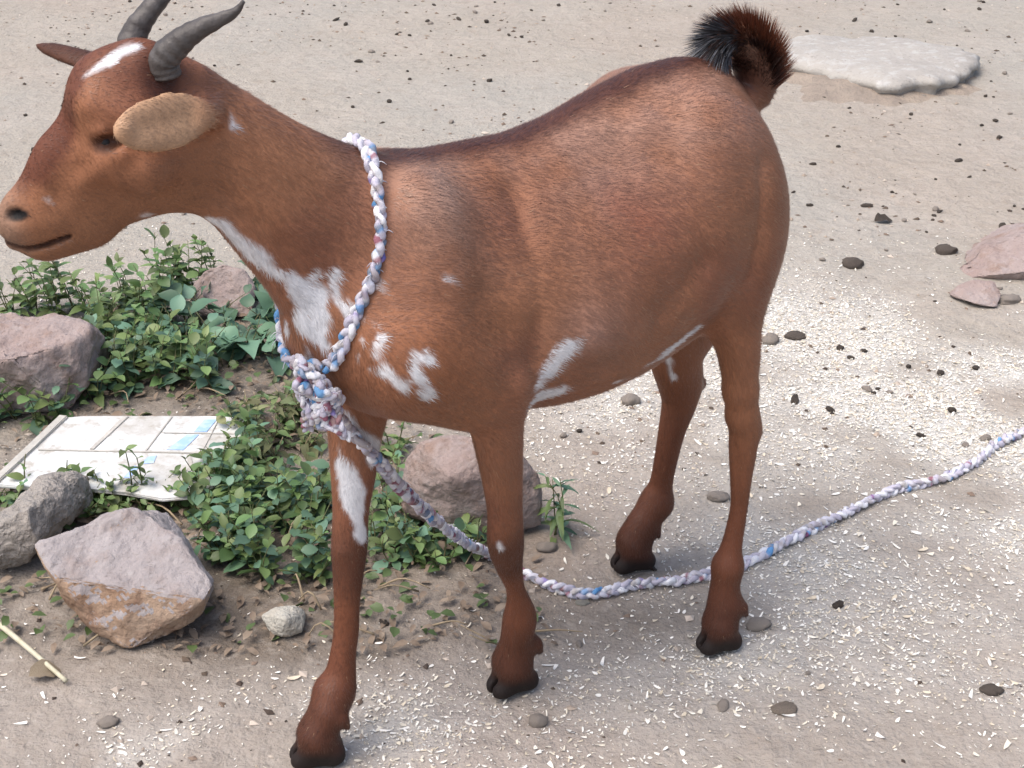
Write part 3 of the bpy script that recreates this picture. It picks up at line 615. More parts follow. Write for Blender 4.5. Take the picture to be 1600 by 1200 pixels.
# normals of the surface for the hair
me = body.data; VN = np.empty(len(GV)*3, np.float32); me.vertices.foreach_get('normal', VN); VN = VN.reshape(-1, 3).astype(float)
def flow(p, n):
    s, lt, zz = p[:, 0], p[:, 1], p[:, 2]; q = (p-HOg) @ RH.T; hd = sstep(-.06, .02, q[:, 0])*(zz > .6); leg = 1-sstep(.36, .46, zz)
    d = np.tile(np.array([-1.0, 0, -.55]), (len(p), 1)); nk = sstep(.24, .36, s)*(1-hd)*(zz > .45)
    d = d*(1-nk)[:, None]+np.array([-.75, 0, -.85])*nk[:, None]
    d = d*(1-leg)[:, None]+np.array([-.12, 0, -1.0])*leg[:, None]
    hv = -0.75*hf+np.array([0, 0, -.25]); d = d*(1-hd)[:, None]+hv*hd[:, None]
    th = (1-sstep(-.30, -.18, s))*(1-leg)*(zz < .66); d = d*(1-th)[:, None]+np.array([-.25, 0, -1.0])*th[:, None]
    pn = np.stack([fbm(p*22, 2, 91), fbm(p*22, 2, 92), fbm(p*22, 2, 93)], 1)
    d = d/np.linalg.norm(d, axis=1)[:, None]+.55*pn; d = d-n*np.sum(d*n, 1)[:, None]
    return d/(np.linalg.norm(d, axis=1)[:, None]+1e-9)
tri = np.vstack([GQ[:, [0, 1, 2]], GQ[:, [0, 2, 3]]]); ta = 0.5*np.linalg.norm(np.cross(GV[tri[:, 1]]-GV[tri[:, 0]], GV[tri[:, 2]]-GV[tri[:, 0]]), axis=1)
NH = 240000
ti = RNG.choice(len(tri), NH, p=ta/ta.sum()); r1 = np.sqrt(RNG.random(NH)); r2 = RNG.random(NH); bw = np.stack([1-r1, r1*(1-r2), r1*r2], 1)
hp = (GV[tri[ti]]*bw[:, :, None]).sum(1); hn = (VN[tri[ti]]*bw[:, :, None]).sum(1); hn /= np.linalg.norm(hn, axis=1)[:, None]+1e-9
okh = (hp[:, 2] > .034)
for e_ in (-1, 1): okh &= np.linalg.norm(hp-HD(20, 337, e_*.019)[0], axis=1) > .012
hp, hn = hp[okh], hn[okh]; nh = len(hp)
hdir = flow(hp, hn); hside = np.cross(hn, hdir)
q = (hp-HOg) @ RH.T; ishead = (q[:, 0] > -.02) & (hp[:, 2] > .6)
ln = np.where(ishead, .0055, np.where(hp[:, 2] < .36, .0065, .0095))*RNG.uniform(.6, 1.35, nh)
wd = RNG.uniform(.0003, .00062, nh); lift = RNG.uniform(.06, .22, nh)
ang = RNG.normal(0, .18, nh); hdir = hdir*np.cos(ang)[:, None]+hside*np.sin(ang)[:, None]; hside = np.cross(hn, hdir)
tip = hp+hdir*ln[:, None]+hn*(ln*lift)[:, None]
hv = np.stack([hp-hside*wd[:, None]-hn*.0006, hp+hside*wd[:, None]-hn*.0006, tip], 1).reshape(-1, 3)
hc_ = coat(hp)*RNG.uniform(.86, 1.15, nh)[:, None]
hc_ = hc_*(1+.30*(RNG.random(nh) < .05)*(hp[:, 2] > .5))[:, None]; strayp = RNG.random(nh) < .006  # some upper tufts lightened at random as painted hair highlights
hc_[strayp] = hc_[strayp]*.4+C_EAR*.6
hme = mesh_np('coat', hv, np.arange(nh*3).reshape(-1, 3)[:, ::-1], 'coat_hair', True, np.clip(np.repeat(hc_, 3, 0), 0, 1))
hme.normals_split_custom_set_from_vertices(np.repeat(hn*1.0+.10*hdir, 3, 0).astype(np.float32).tolist())
tag(obj('coat', hme, goat), kind='stuff')

def hair_blades(roots, dirs, lens, wid, curl, cols, seg=4):
    """long hair: ribbons of seg segments bending by curl (vectors)"""
    n = len(roots); t = np.linspace(0, 1, seg+1); V = []
    side = np.cross(dirs, RNG.normal(size=(n, 3))); side /= np.linalg.norm(side, axis=1)[:, None]
    for u in t:
        c_ = roots+dirs*(lens*u)[:, None]+curl*(lens*u*u)[:, None]; w_ = wid*(1-u*.93)
        V += [c_-side*w_[:, None], c_+side*w_[:, None]]
    V = np.stack(V, 1).reshape(-1, 3); k = 2*(seg+1); b = np.arange(n)[:, None]*k
    F = np.concatenate([np.stack([b[:, 0]+2*j, b[:, 0]+2*j+1, b[:, 0]+2*j+3, b[:, 0]+2*j+2], 1) for j in range(seg)])
    return V, F, np.repeat(cols, k, 0)
# tail hair
tp = spline([G(*p[:3])[0] for p in tail_px], 60); NT = 14000; u = RNG.random(NT)*.97+.03; i = (u*58).astype(int); root = tp[i]; tan = tp[i+1]-tp[i]; tan /= np.linalg.norm(tan, axis=1)[:, None]
rd = RNG.normal(size=(NT, 3)); rd -= tan*np.sum(rd*tan, 1)[:, None]; rd /= np.linalg.norm(rd, axis=1)[:, None]
cen = G(1150, 88, 0)[0]; outw = root-cen; outw /= np.linalg.norm(outw, axis=1)[:, None]
inner = np.sum(rd*outw, 1); dr = rd*.38+outw*.22+tan*.9; dr /= np.linalg.norm(dr, axis=1)[:, None]
tl_ = RNG.uniform(.010, .029, NT)*np.where(inner < -.2, .5, 1.0)*np.where(u > .7, 1.15, 1.0)
isb = u > .80-.10*RNG.random(NT); shade = RNG.uniform(.7, 1.35, NT)
tc_ = np.where(isb[:, None], np.where((RNG.random(NT) < .45)[:, None], L(92, 94, 100), C_BLACK*1.2), np.where((inner < .1)[:, None], C_DARK*.55, L(104, 60, 42)))*shade[:, None]
V1, F1, K1 = hair_blades(root+rd*(np.interp(u, np.linspace(0, 1, len(tail_px)), [t_[3]/1390 for t_ in tail_px])*RNG.uniform(.75, 1.0, NT))[:, None], dr, tl_, np.full(NT, .0007), tan*.15+rd*.25-np.array([0, 0, .10]), tc_)
tag(obj('tail_hair', mesh_np('tail_hair', V1, F1, 'coat_hair', True, np.clip(K1, 0, 1)), goat), kind='stuff')

# horns, with growth rings
def horn(pts, parent):
    A = [HD(*p[:3]) for p in pts]; n = 70; path = spline([a[0] for a in A], n)
    rr = np.interp(np.linspace(0, 1, n), np.linspace(0, 1, len(pts)), [p[3]/a[1] for p, a in zip(pts, A)])
    ring = 1+.035*np.sin(np.linspace(0, 1, n)**.8*70)*(1-np.linspace(0, 1, n)); V, F = tube_np(path, rr*ring, 14)
    Vn = V+(.0009*fbm(V*140, 2, 5))[:, None]
    return obj('horn', mesh_py('horn', Vn, F, 'horn'), parent)
horn([(262, 118, .024, 22), (257, 92, .026, 24.5), (281, 66, .030, 21.5), (313, 44, .034, 17.5), (346, 30, .038, 13.5), (368, 18, .041, 9), (381, 2, .043, 3)], goat)
horn([(215, 98, -.022, 20), (206, 68, -.024, 23), (216, 42, -.027, 20), (234, 16, -.030, 17), (254, -6, -.034, 15), (276, -22, -.037, 10), (292, -30, -.040, 3)], goat)
# eyes
for e_ in (-1, 1):
    bm = bmesh.new(); bmesh.ops.create_uvsphere(bm, u_segments=20, v_segments=12, radius=.0118)
    me2 = bpy.data.meshes.new('eye'); bm.to_mesh(me2); bm.free(); me2.materials.append(MATS['eye'])
    me2.polygons.foreach_set('use_smooth', np.full(len(me2.polygons), True)); obj('eye', me2, goat, HD(168, 223, e_*.0272)[0])

# ------------------------------------------------------------------ the braided cloth rope: collar, knot, lead
def fgrad(p):
    h_ = .003; return np.stack([(field(p+np.eye(3)[k]*h_)-field(p-np.eye(3)[k]*h_))/(2*h_) for k in range(3)], 1)
def to_surface(p, off, it=12):
    p = np.array(p, float)
    for _ in range(it):
        f = field(p); g = fgrad(p); g /= np.linalg.norm(g, axis=1)[:, None]+1e-6; p = p-g*(f-off)[:, None]*.8
    return p
ROPE_C = [L(198, 196, 206), L(222, 222, 226), L(182, 178, 192)]; R_BLUE = L(72, 142, 196); R_RED = L(128, 36, 62); R_PUR = L(112, 84, 168); R_DIRT = L(140, 128, 118)
def braid(path, strand_r=.0033, a=.0046, b=.0025, pitch=.040, seed=0, tint=None):
    """three plaited strands along a path -> list of (V, F, colours)"""
    n = len(path); T = np.gradient(path, axis=0); T /= np.linalg.norm(T, axis=1)[:, None]; u_ = np.cross(T[0], [0.2, 0.1, 0.95]); U = []
    for t_ in T:
        u_ = u_-t_*np.dot(u_, t_); u_ /= np.linalg.norm(u_); U.append(u_)
    U = np.array(U); Wb = np.cross(T, U); s = np.r_[0, np.cumsum(np.linalg.norm(np.diff(path, axis=0), axis=1))]; out = []
    ro = s*7.0+1.2*np.sin(s*23+seed); U, Wb = U*np.cos(ro)[:, None]+Wb*np.sin(ro)[:, None], Wb*np.cos(ro)[:, None]-U*np.sin(ro)[:, None]
    path = path+.0016*np.stack([fbm(np.stack([s*40, s*0+k_, s*0+seed], 1), 2, 31) for k_ in range(3)], 1)
    for i in range(3):
        ph = 2*np.pi*(s/pitch)+2*np.pi*i/3; c = path+U*(a*np.sin(ph))[:, None]+Wb*(b*np.sin(2*ph))[:, None]
        rr = strand_r*(1+.34*fbm(np.stack([s*150, s*0+i*9.7, s*0+seed], 1), 3, 3)); V, F = tube_np(c, rr, 10)
        th = np.tile(np.linspace(0, 2*np.pi, 10, endpoint=False), n); cn = np.repeat(c, 10, 0); sr = np.repeat(s, 10); fold = 1+.20*np.cos(2*th+sr*260+i)+.10*np.cos(5*th-sr*190); V[:n*10] = cn+(V[:n*10]-cn)*fold[:, None]
        q = np.stack([s*75, s*0+i*5.1, s*0+seed*3.3], 1); k1 = fbm(q, 2, 11); k2 = fbm(q*1.7+40, 2, 12); k3 = fbm(q*1.3+90, 2, 13); k4 = fbm(q*2.1+7, 2, 14)
        cc = np.tile(ROPE_C[(i+seed) % 3], (n, 1)); amt = np.ones(n) if tint is None else tint(s/s[-1])
        cc = mixc(cc, R_BLUE, .85*sstep(.40, .52, k1+.12*amt)); cc = mixc(cc, R_RED, .8*sstep(.46, .56, k2-.10*amt+.1)); cc = mixc(cc, R_PUR, .7*sstep(.44, .56, k3)); cc = mixc(cc, R_DIRT, .6*sstep(.1, .5, k4))
        C = np.repeat(cc, 10, 0); C = np.vstack([C, cc[0], cc[-1]])
        C = C*(1+.14*fbm(V*420, 2, 21))[:, None]; V = V+(.0016*fbm(V*260, 3, 23))[:, None]*np.array([1, .7, -.8])
        out.append((V, F, np.clip(C, 0, 1)))
    return out
rope = empty('tether_rope', to_world((0, 0, 0))); rope.rotation_euler = ROT
tag(rope, 'white braided cloth rope flecked blue and red, tied round the goat and trailing off', 'rope')
lp = np.array([cast(*p) for p in [(582, 286), (597, 345), (591, 408), (571, 462), (549, 516), (530, 556)]])
topp = cast(573, 250); topp = np.array([topp[0], 0.0, topp[2]])
kn = to_surface(np.array([cast(512, 572)]), .014)[0]
rp = lp*np.array([1, -1, 1]); rp[3:] = rp[3:]+np.array([.0, .012, .0]); rp[:3] = rp[:3]-np.array([.014, 0, 0])
loop = np.vstack([kn[None], lp[::-1], topp[None], rp, kn[None]])
path = spline(loop, 420); path = to_surface(path, .0035); path = spline(path[::6], 420)
for V, F, C in braid(path, seed=1): obj('collar_strand', mesh_py('collar_strand', V, F, 'rope', True, C), rope)
# knot: rope wound over itself
nrm = fgrad(kn[None])[0]; nrm /= np.linalg.norm(nrm); dn = np.array([0, 0, -1.])-nrm*(-nrm[2]); dn /= np.linalg.norm(dn); sdv = np.cross(nrm, dn)
kc = kn+dn*.010+nrm*.006; tt = np.linspace(0, 2*np.pi, 260)
parts = []
def kpath(fx, fy, fz): return kc+fx[:, None]*dn+fy[:, None]*sdv+fz[:, None]*nrm
kr = np.random.default_rng(19)
for j in range(6):                                                  # loose loops pulled through each other
    ax1 = dn*kr.uniform(.6, 1)+sdv*kr.normal()*.5+nrm*kr.normal()*.25; ax1 /= np.linalg.norm(ax1); ax2 = np.cross(ax1, nrm+sdv*kr.normal()*.7+dn*kr.normal()*.3); ax2 /= np.linalg.norm(ax2)
    c0 = kc+dn*(-.014+.0085*j)+sdv*kr.normal()*.005+nrm*.005; r1, r2 = kr.uniform(.014, .021), kr.uniform(.008, .013); wob = kr.normal(size=(4, 3))*.002
    pa = c0+np.cos(tt)[:, None]*ax1*r1+np.sin(tt)[:, None]*ax2*r2+np.sin(2*tt+j)[:, None]*wob[0]+np.cos(3*tt)[:, None]*wob[1]
    for part in braid(pa, .0031, .0040, .0024, .030, 5+j, lambda u: np.full(u.shape, -.9 if j > 2 else .2)): parts.append(part)
for j in range(2):                                                  # short tails hanging from the knot
    c0 = kc+dn*.02+sdv*(.012*(1-2*j)); pa = spline([c0, c0+dn*.016+nrm*.010+sdv*.006*(1-2*j), c0+dn*.038+nrm*.006+sdv*.010*(1-2*j)], 60)
    for part in braid(pa, .0026, .0034, .0022, .028, 12+j, lambda u: np.full(u.shape, -.9)): parts.append(part)
for V, F, C in parts: obj('knot_strand', mesh_py('knot_strand', V, F, 'rope', True, C), rope)
# lead
s0 = kc+dn*.024+nrm*.004; s1 = to_surface(np.array([cast(546, 662)]), .010)[0]; s2 = to_surface(np.array([cast(568, 692)]), .012)[0]
gp = [(768, 868), (800, 889), (832, 906), (870, 922), (910, 931), (955, 926), (1000, 916), (1050, 909), (1100, 903), (1165, 884), (1205, 866), (1250, 840), (1300, 814), (1350, 790), (1400, 770), (1450, 756), (1500, 740), (1532, 720), (1560, 696), (1600, 677), (1660, 660), (1740, 640)]
gw = []
for p_ in gp:
    w_ = P(*p_); w_[2] = gz1(w_[0], w_[1])+.0075; gw.append(to_goat(w_))
A0, B0 = s2, gw[0]; mid_ = [A0+(B0-A0)*t_-np.array([0, 0, .05])*t_*(1-t_)*1.6 for t_ in (.2, .45, .72, .9)]
lead = spline(np.vstack([s0, s1, s2, mid_, gw]), 900)
wz = to_world(lead); lead[:, 2] = np.maximum(lead[:, 2], ground_z(wz[:, 0], wz[:, 1])+.0068)
for V, F, C in braid(lead, .0037, .0049, .0027, .043, 2, lambda u: np.where(u > .55, .9, -.2)): obj('lead_strand', mesh_py('lead_strand', V, F, 'rope', True, C), rope)
# frayed ends of cloth standing off the plait
fr = []
for pth, n_ in ((path, 130), (lead, 260), (kpath(.02*np.cos(tt), .016*np.sin(tt), 0*tt+.012), 14)):
    for k_ in range(n_):
        r0 = pth[RNG.integers(len(pth))]; dv = RNG.normal(size=3); dv[2] = abs(dv[2]); dv /= np.linalg.norm(dv); ln_ = RNG.uniform(.006, .016)
        c_ = spline([r0, r0+dv*ln_*.6, r0+dv*ln_+np.array([0, 0, -.4*ln_])], 6); V, F = tube_np(c_, np.linspace(.0007, .0003, 6), 5); fr.append((V, F, ROPE_C[k_ % 3]))
V, F, C = join_np(fr); tag(obj('frayed_threads', mesh_py('frayed_threads', V, F, 'rope', True, C), rope), kind='stuff')

# ------------------------------------------------------------------ rocks
def hull_mesh(name, pts, m, bevel=.006, amp=.006, freq=14, seed=0, cuts=4, m2=None, face2=None):
    bm = bmesh.new()
    for p in pts: bm.verts.new([float(v) for v in p])
    r = bmesh.ops.convex_hull(bm, input=bm.verts[:])
    bmesh.ops.delete(bm, geom=[v for v in bm.verts if not v.link_faces], context='VERTS')
    bmesh.ops.dissolve_limit(bm, angle_limit=.12, verts=bm.verts[:], edges=bm.edges[:])
    bmesh.ops.bevel(bm, geom=bm.edges[:], offset=bevel, segments=2, profile=.6, affect='EDGES', clamp_overlap=True)
    bmesh.ops.triangulate(bm, faces=bm.faces[:])
    size = max((v.co.length for v in bm.verts)); tgt = size/30
    for _ in range(6):
        es = [e_ for e_ in bm.edges if e_.calc_length() > tgt]
        if not es or len(bm.verts) > 14000: break
        bmesh.ops.subdivide_edges(bm, edges=es, cuts=1); bmesh.ops.triangulate(bm, faces=bm.faces[:])
    bm.normal_update()
    co = np.array([v.co[:] for v in bm.verts]); no = np.array([v.normal[:] for v in bm.verts])
    d_ = amp*fbm(co*freq, 6, seed, .6)+amp*.5*np.minimum(0, fbm(co*freq*.6+9, 3, seed+5))
    for v, c_, n_, dd in zip(bm.verts, co, no, d_): v.co = c_+n_*dd
    me_ = bpy.data.meshes.new(name); bm.normal_update()
    if face2 is not None:
        for f_ in bm.faces:
            if face2(f_.calc_center_median(), f_.normal): f_.material_index = 1
    for f_ in bm.faces: f_.smooth = True
    bm.to_mesh(me_); bm.free(); me_.materials.append(MATS[m])
    if m2: me_.materials.append(MATS[m2])
    return me_
def rock_world(name, label, pts, m, cat='rock', group=None, **kw):
    pts = np.array(pts); c_ = np.array([pts[:, 0].mean(), pts[:, 1].mean(), 0.0])
    return tag(obj(name, hull_mesh(name, pts-c_, m, **kw), None, c_), label, cat, group)
def pz(l): return [P(*p) for p in l]
# the big pink block with an ochre broken face
def PP(px, py, p0=P(150, 860, .108), n_=np.array([.08, -.42, 1.0])):
    d = ray(px, py); return CAMP+d*(np.dot(p0-CAMP, n_)/np.dot(d, n_))
front = [PP(*p) for p in [(56, 850), (80, 900), (150, 897), (240, 886), (290, 915), (322, 936), (335, 912), (280, 845), (232, 800), (206, 790), (130, 822)]]+pz([(105, 945, .040), (165, 1000, .008), (200, 1021, .0), (262, 1004, .003), (318, 955, .03)])
backp = [p+np.array([0.02, .10, -.06]) for p in pz([(80, 850, .10), (205, 800, .14), (270, 900, .05)])]+[P(200, 1015)+np.array([-.05, .10, -.02]), P(260, 1000)+np.array([.02, .08, -.02])]
rock_world('rock', 'big angular pink rock with an ochre broken face beside the weeds', front+backp, 'rock_mauve', bevel=.005, amp=.013, freq=18, seed=3, m2='rock_orange',
           face2=lambda c_, n_: n_.y < -.30 and n_.z+.18*math.sin(c_.x*90)*math.sin(c_.z*130+c_.x*40) < .40)
rock_world('rock', 'rough grey elongated stone leaning beside the white panel', pz([(-30, 880, .03), (0, 885, .0), (42, 888, .004), (60, 850, .05), (138, 775, .045), (128, 745, .075), (95, 735, .09), (60, 745, .085), (-10, 815, .085), (40, 800, .10), (140, 790, .01), (-40, 850, .02)])+[P(20, 885)+np.array([.0, .12, 0]), P(90, 800)+np.array([.03, .10, 0])], 'rock_grey', bevel=.012, amp=.012, freq=26, seed=9)
rock_world('rock', 'squarish pink boulder half hidden by weeds above the white panel', pz([(-70, 505, .11), (-60, 640, .02), (20, 650, .0), (110, 648, .0), (138, 600, .04), (142, 515, .125), (130, 500, .13), (60, 490, .14), (-20, 488, .14), (10, 560, .125), (115, 535, .12), (-70, 560, .11)])+[P(60, 640)+np.array([-.1, .26, 0]), P(110, 640)+np.array([.02, .22, 0])], 'rock_pink', bevel=.006, amp=.022, freq=11, seed=15)
rock_world('rock', 'pale pink rock lying behind the goat\'s front legs', pz([(622, 800, .02), (632, 720, .10), (650, 684, .14), (720, 672, .15), (800, 690, .14), (846, 735, .09), (853, 828, .0), (780, 840, .0), (700, 838, .0), (700, 745, .115), (790, 760, .09)])+[P(700, 830)+np.array([0, .2, 0]), P(820, 830)+np.array([-.02, .17, 0])], 'rock_pink', bevel=.010, amp=.011, freq=14, seed=21)
rock_world('rock', 'round brownish rock among the weeds under the goat\'s neck', pz([(296, 485, .02), (300, 440, .06), (320, 420, .085), (350, 414, .09), (385, 420, .085), (400, 450, .05), (395, 495, .01), (340, 500, .0)])+[P(340, 490)+np.array([0, .12, .02]), P(370, 490)+np.array([.02, .1, 0])], 'rock_pink', bevel=.014, amp=.010, freq=18, seed=27)
rock_world('rock', 'small whitish stone beside the goat\'s stepping front leg', pz([(405, 962, .02), (430, 946, .032), (458, 946, .032), (474, 962, .02), (474, 990, .002), (440, 999, .0), (418, 988, .004), (445, 968, .034)])+[P(440, 990)+np.array([0, .05, 0]), P(460, 985)+np.array([0.01, .045, 0])], 'rock_white', bevel=.005, amp=.005, freq=40, seed=33)
# flat pale slab on a low mound, far right
def slab(name, label, cpx, rx, ry, h0, m, seed, dome=False):
    c_ = P(*cpx); n_ = 96; a_ = np.linspace(0, 2*np.pi, n_, endpoint=False); rr = 1+.30*fbm(np.stack([np.cos(a_)*1.5, np.sin(a_)*1.5, a_*0+seed], 1), 3, seed)+.10*fbm(np.stack([np.cos(a_)*6, np.sin(a_)*6, a_*0], 1), 3, seed+2)
    rings = [(.0, 1.0), (.35, 1.02), (.65, .98), (.85, .92), (.95, .82), (1.0, .62), (.99, .42), (.95, .22), (.955, -.3)]; V = []
    if dome: rings = [(0, 1)]+[(r_, 1.6*(1-r_*r_)**1.3-.6) for r_ in (.2, .4, .55, .7, .8, .9, 1.0)]
    for (r_, z_) in rings[1:]: V.append(np.stack([np.cos(a_)*rx*rr*r_, np.sin(a_)*ry*rr*r_, np.full(n_, h0*z_)], 1))
    V = np.vstack([[[0, 0, h0]]]+V); V[:, 2] += (.3 if dome else 1.0)*.012*fbm(V*np.array([13, 13, 5]), 4, seed+7)+(.3 if dome else 1.0)*.022*fbm(V*np.array([4, 4, 2]), 2, seed+8)
    V[:, :2] *= (1+.02*fbm(V*30, 3, seed+9))[:, None]
    F = [(0, 1+j, 1+(j+1) % n_, 1+(j+1) % n_) for j in range(n_)]
    for k in range(len(rings)-2):
        for j in range(n_): F.append((1+k*n_+j, 1+(k+1)*n_+j, 1+(k+1)*n_+(j+1) % n_, 1+k*n_+(j+1) % n_))
    return obj(name, mesh_py(name, V, np.array(F), m), None, c_)
tag(slab('earth_mound', '', (1360, 118), .40, .44, .034, 'mound', 61, True), 'low mound of brown earth under the pale slab', 'mound')
tag(slab('rock_slab', '', (1368, 108), .270, .290, .050, 'slab', 44), 'flat pale grey slab lying on the dirt beyond the goat\'s tail', 'rock')
rock_world('rock', 'half buried pinkish rock at the edge of the shavings', pz([(1476, 432, -.012), (1502, 402, .022), (1545, 374, .05), (1600, 352, .075), (1680, 345, .09), (1740, 400, .06), (1740, 440, -.01), (1600, 440, -.01), (1570, 418, .03), (1540, 420, .02)])+[P(1640, 430)+np.array([0, .35, 0]), P(1530, 410)+np.array([0.02, .16, 0])], 'rock_pink', bevel=.012, amp=.022, freq=10, seed=51).location.z -= .014
rock_world('rock', 'low pink stone sunk in the shavings', pz([(1478, 462, .0), (1495, 445, .015), (1530, 434, .028), (1558, 438, .03), (1566, 460, .012), (1560, 482, .0), (1520, 474, .008)])+[P(1520, 465)+np.array([0, .09, -.01]), P(1550, 470)+np.array([0, .08, -.01])], 'rock_pink', bevel=.008, amp=.007, freq=24, seed=55)

# small stones and droppings: shared lumps
def lump(name, m, seed, sx, sy, sz, amp=.45):
    bm = bmesh.new(); bmesh.ops.create_icosphere(bm, subdivisions=3, radius=1.0); co = np.array([v.co[:] for v in bm.verts]); d_ = 1+amp*fbm(co*1.5, 4, seed, .65)-.18*np.abs(fbm(co*2.6+5, 2, seed+3))
    for v, c_, dd in zip(bm.verts, co, d_): v.co = c_*dd*np.array([sx, sy, sz])
    for f_ in bm.faces: f_.smooth = True
    me_ = bpy.data.meshes.new(name); bm.to_mesh(me_); bm.free(); me_.materials.append(MATS[m]); return me_
for (px, py, wpx, flat, rz, m, label) in [
        (840, 1124, 32, .8, .3, 'pebble', 'grey pitted pebble in front of the goat\'s bent front hoof'), (1186, 975, 40, .45, .1, 'pebble', 'flat dark grey stone beside the goat\'s hind hoof'),
        (170, 1131, 34, .5, .2, 'pebble', 'grey pebble among shavings in front of the big pink rock'), (1332, 413, 36, .55, .25, 'dark_stone', 'dark brown stone lying on the dirt near the half buried rock'),
        (1478, 393, 38, .5, .15, 'dark_stone', 'dark elongated stone against the half buried rock'), (1243, 523, 34, .4, .0, 'dark_stone', 'dark flat stone on the shavings behind the goat\'s hind leg'),
        (1205, 531, 30, .7, .4, 'pebble', 'grey stone touching the outline of the goat\'s hind leg'), (855, 853, 34, .5, .2, 'pebble', 'small grey brown stone at the foot of the lone weed'),
        (1550, 1078, 36, .45, -.15, 'dark_stone', 'dark flat stone among sparse shavings on the reddish dirt'), (1122, 776, 36, .4, .1, 'pebble', 'brown flat stone between the goat\'s hind legs'),
        (985, 630, 34, .6, .2, 'pebble', 'dark grey stone below the goat\'s belly'), (1575, 468, 40, .4, .1, 'pebble', 'grey stone beside the low pink stone'), (1225, 1108, 40, .25, .3, 'mound', 'crumbled brown clod on the dirt before the hind hoof'),
        (78, 860, 22, .6, .9, 'rock_white', 'tiny pale stone wedged under the big pink rock'), (910, 938, 24, .3, .2, 'rock_white', 'small white flake beside the rope'), (1310, 945, 20, .6, .5, 'pellet', 'small dark lump on the shavings before the rope')]:
    q = P(px, py); sc_ = FPX/np.dot(q-CAMP, fw); r_ = wpx/sc_/2
    o = obj('stone', lump('stone', m, px, 1, .75, flat), None, (q[0], q[1], gz1(q[0], q[1])+r_*flat*.45), (0, 0, rz), (r_, r_, r_)); tag(o, label, 'stone')
dark_leaf_px = (1381, 343)
pel = [lump('dropping', 'pellet' if k < 4 else 'pebble', 100+k, 1, .8, .7, .55) for k in range(6)]
spots = [(765, 127), (1355, 320), (1310, 228), (1270, 255), (1285, 405), (1385, 388), (1468, 329), (1585, 322), (1600, 326), (1566, 353), (1462, 325), (1578, 178), (1540, 150), (1335, 32), (1362, 50), (1530, 15), (1452, 35), (1310, 120), (815, 58), (795, 55), (640, 55), (668, 32), (673, 36), (742, 18), (760, 36), (620, 54), (540, 38), (525, 30), (590, 96), (580, 80), (560, 95), (637, 110), (640, 122), (608, 158), (705, 190), (1150, 690), (1313, 540), (1330, 555), (1365, 612), (1372, 606), (1355, 607), (1390, 610), (1242, 625), (1297, 640), (1300, 646), (600, 970), (1262, 1052), (1130, 1103),  (1470, 580), (1526, 572), (1420, 570), (1440, 680), (1540, 683), (1508, 695), (1350, 545), (1488, 640), (1045, 600), (905, 672), (880, 680), (905, 1000), (1020, 885)]
rp_ = random.Random(5)
while len(spots) < 170:
    if rp_.random() < .6: x_ = spots[-1][0]+rp_.gauss(0, 45); y_ = spots[-1][1]+rp_.gauss(0, 22)
    else: x_ = rp_.uniform(0, 1600); y_ = rp_.uniform(0, 470)
    if not (-20 < x_ < 1620 and -10 < y_ < 480): continue
    if 40 < x_ < 1240 and y_ > 20+max(0, (x_-400)*.15) and rp_.random() < .5: continue
    spots.append((x_, y_))
for k, (px, py) in enumerate(spots):
    q = P(px, py); r_ = rp_.uniform(.0032, .0068)*(1.2 if py < 300 else 1.0)*(1 if k > 64 else 1.25)
    o = obj('dropping', pel[k % 6], None, (q[0], q[1], gz1(q[0], q[1])+r_*.35), (rp_.uniform(-.4, .4), rp_.uniform(-.4, .4), rp_.uniform(0, 6)), (r_*rp_.uniform(.9, 1.7), r_, r_*rp_.uniform(.7, 1)))
    tag(o, 'small dark dropping scattered on the dirt', 'dropping', 'dark droppings scattered on the dirt')

# crumbs of earth and grit: uncountable
def crumbs(n_, x0, x1, y0, y1, rmin, rmax, seed, cols_):
    r_ = np.random.default_rng(seed); x_ = r_.uniform(x0, x1, n_); y_ = r_.uniform(y0, y1, n_); k_ = r_.random(n_) < np.clip(.35+.9*fbm(np.stack([x_, y_, 0*x_], 1)*3.1, 3, seed), .05, 1); x_, y_ = x_[k_], y_[k_]; n_ = len(x_)
    O8 = np.array([(1, 0, 0), (-1, 0, 0), (0, 1, 0), (0, -1, 0), (0, 0, 1), (0, 0, -1)], float); F8 = np.array([(0, 2, 4), (2, 1, 4), (1, 3, 4), (3, 0, 4), (2, 0, 5), (1, 2, 5), (3, 1, 5), (0, 3, 5)])
    rr = rmin+(rmax-rmin)*r_.random(n_)**3; V = O8[None]*rr[:, None, None]*r_.uniform(.5, 1.5, (n_, 6, 1))*np.array([1.3, 1, .6]); a_ = r_.uniform(0, 6.28, n_); c_, s_ = np.cos(a_)[:, None], np.sin(a_)[:, None]
    W_ = np.stack([V[:, :, 0]*c_-V[:, :, 1]*s_+x_[:, None], V[:, :, 0]*s_+V[:, :, 1]*c_+y_[:, None], V[:, :, 2]+(ground_z(x_, y_)+rr*.2)[:, None]], 2)
    cc = np.array(cols_)[r_.integers(len(cols_), size=n_)]*r_.uniform(.7, 1.2, n_)[:, None]
    return W_.reshape(-1, 3), (F8[None]+(np.arange(n_)*6)[:, None, None]).reshape(-1, 3), np.clip(np.repeat(cc, 6, 0), 0, 1)
V, F, C = crumbs(16000, -2.0, 2.0, 1.2, 5.4, .0012, .0065, 3, [L(120, 104, 92), L(92, 80, 70), L(160, 146, 132), L(70, 60, 54), L(178, 166, 154)])
tag(obj('grit', mesh_np('grit', V, F, 'shaving', False, C)), 'grit and crumbs of earth on the dirt', 'grit', kind='stuff')

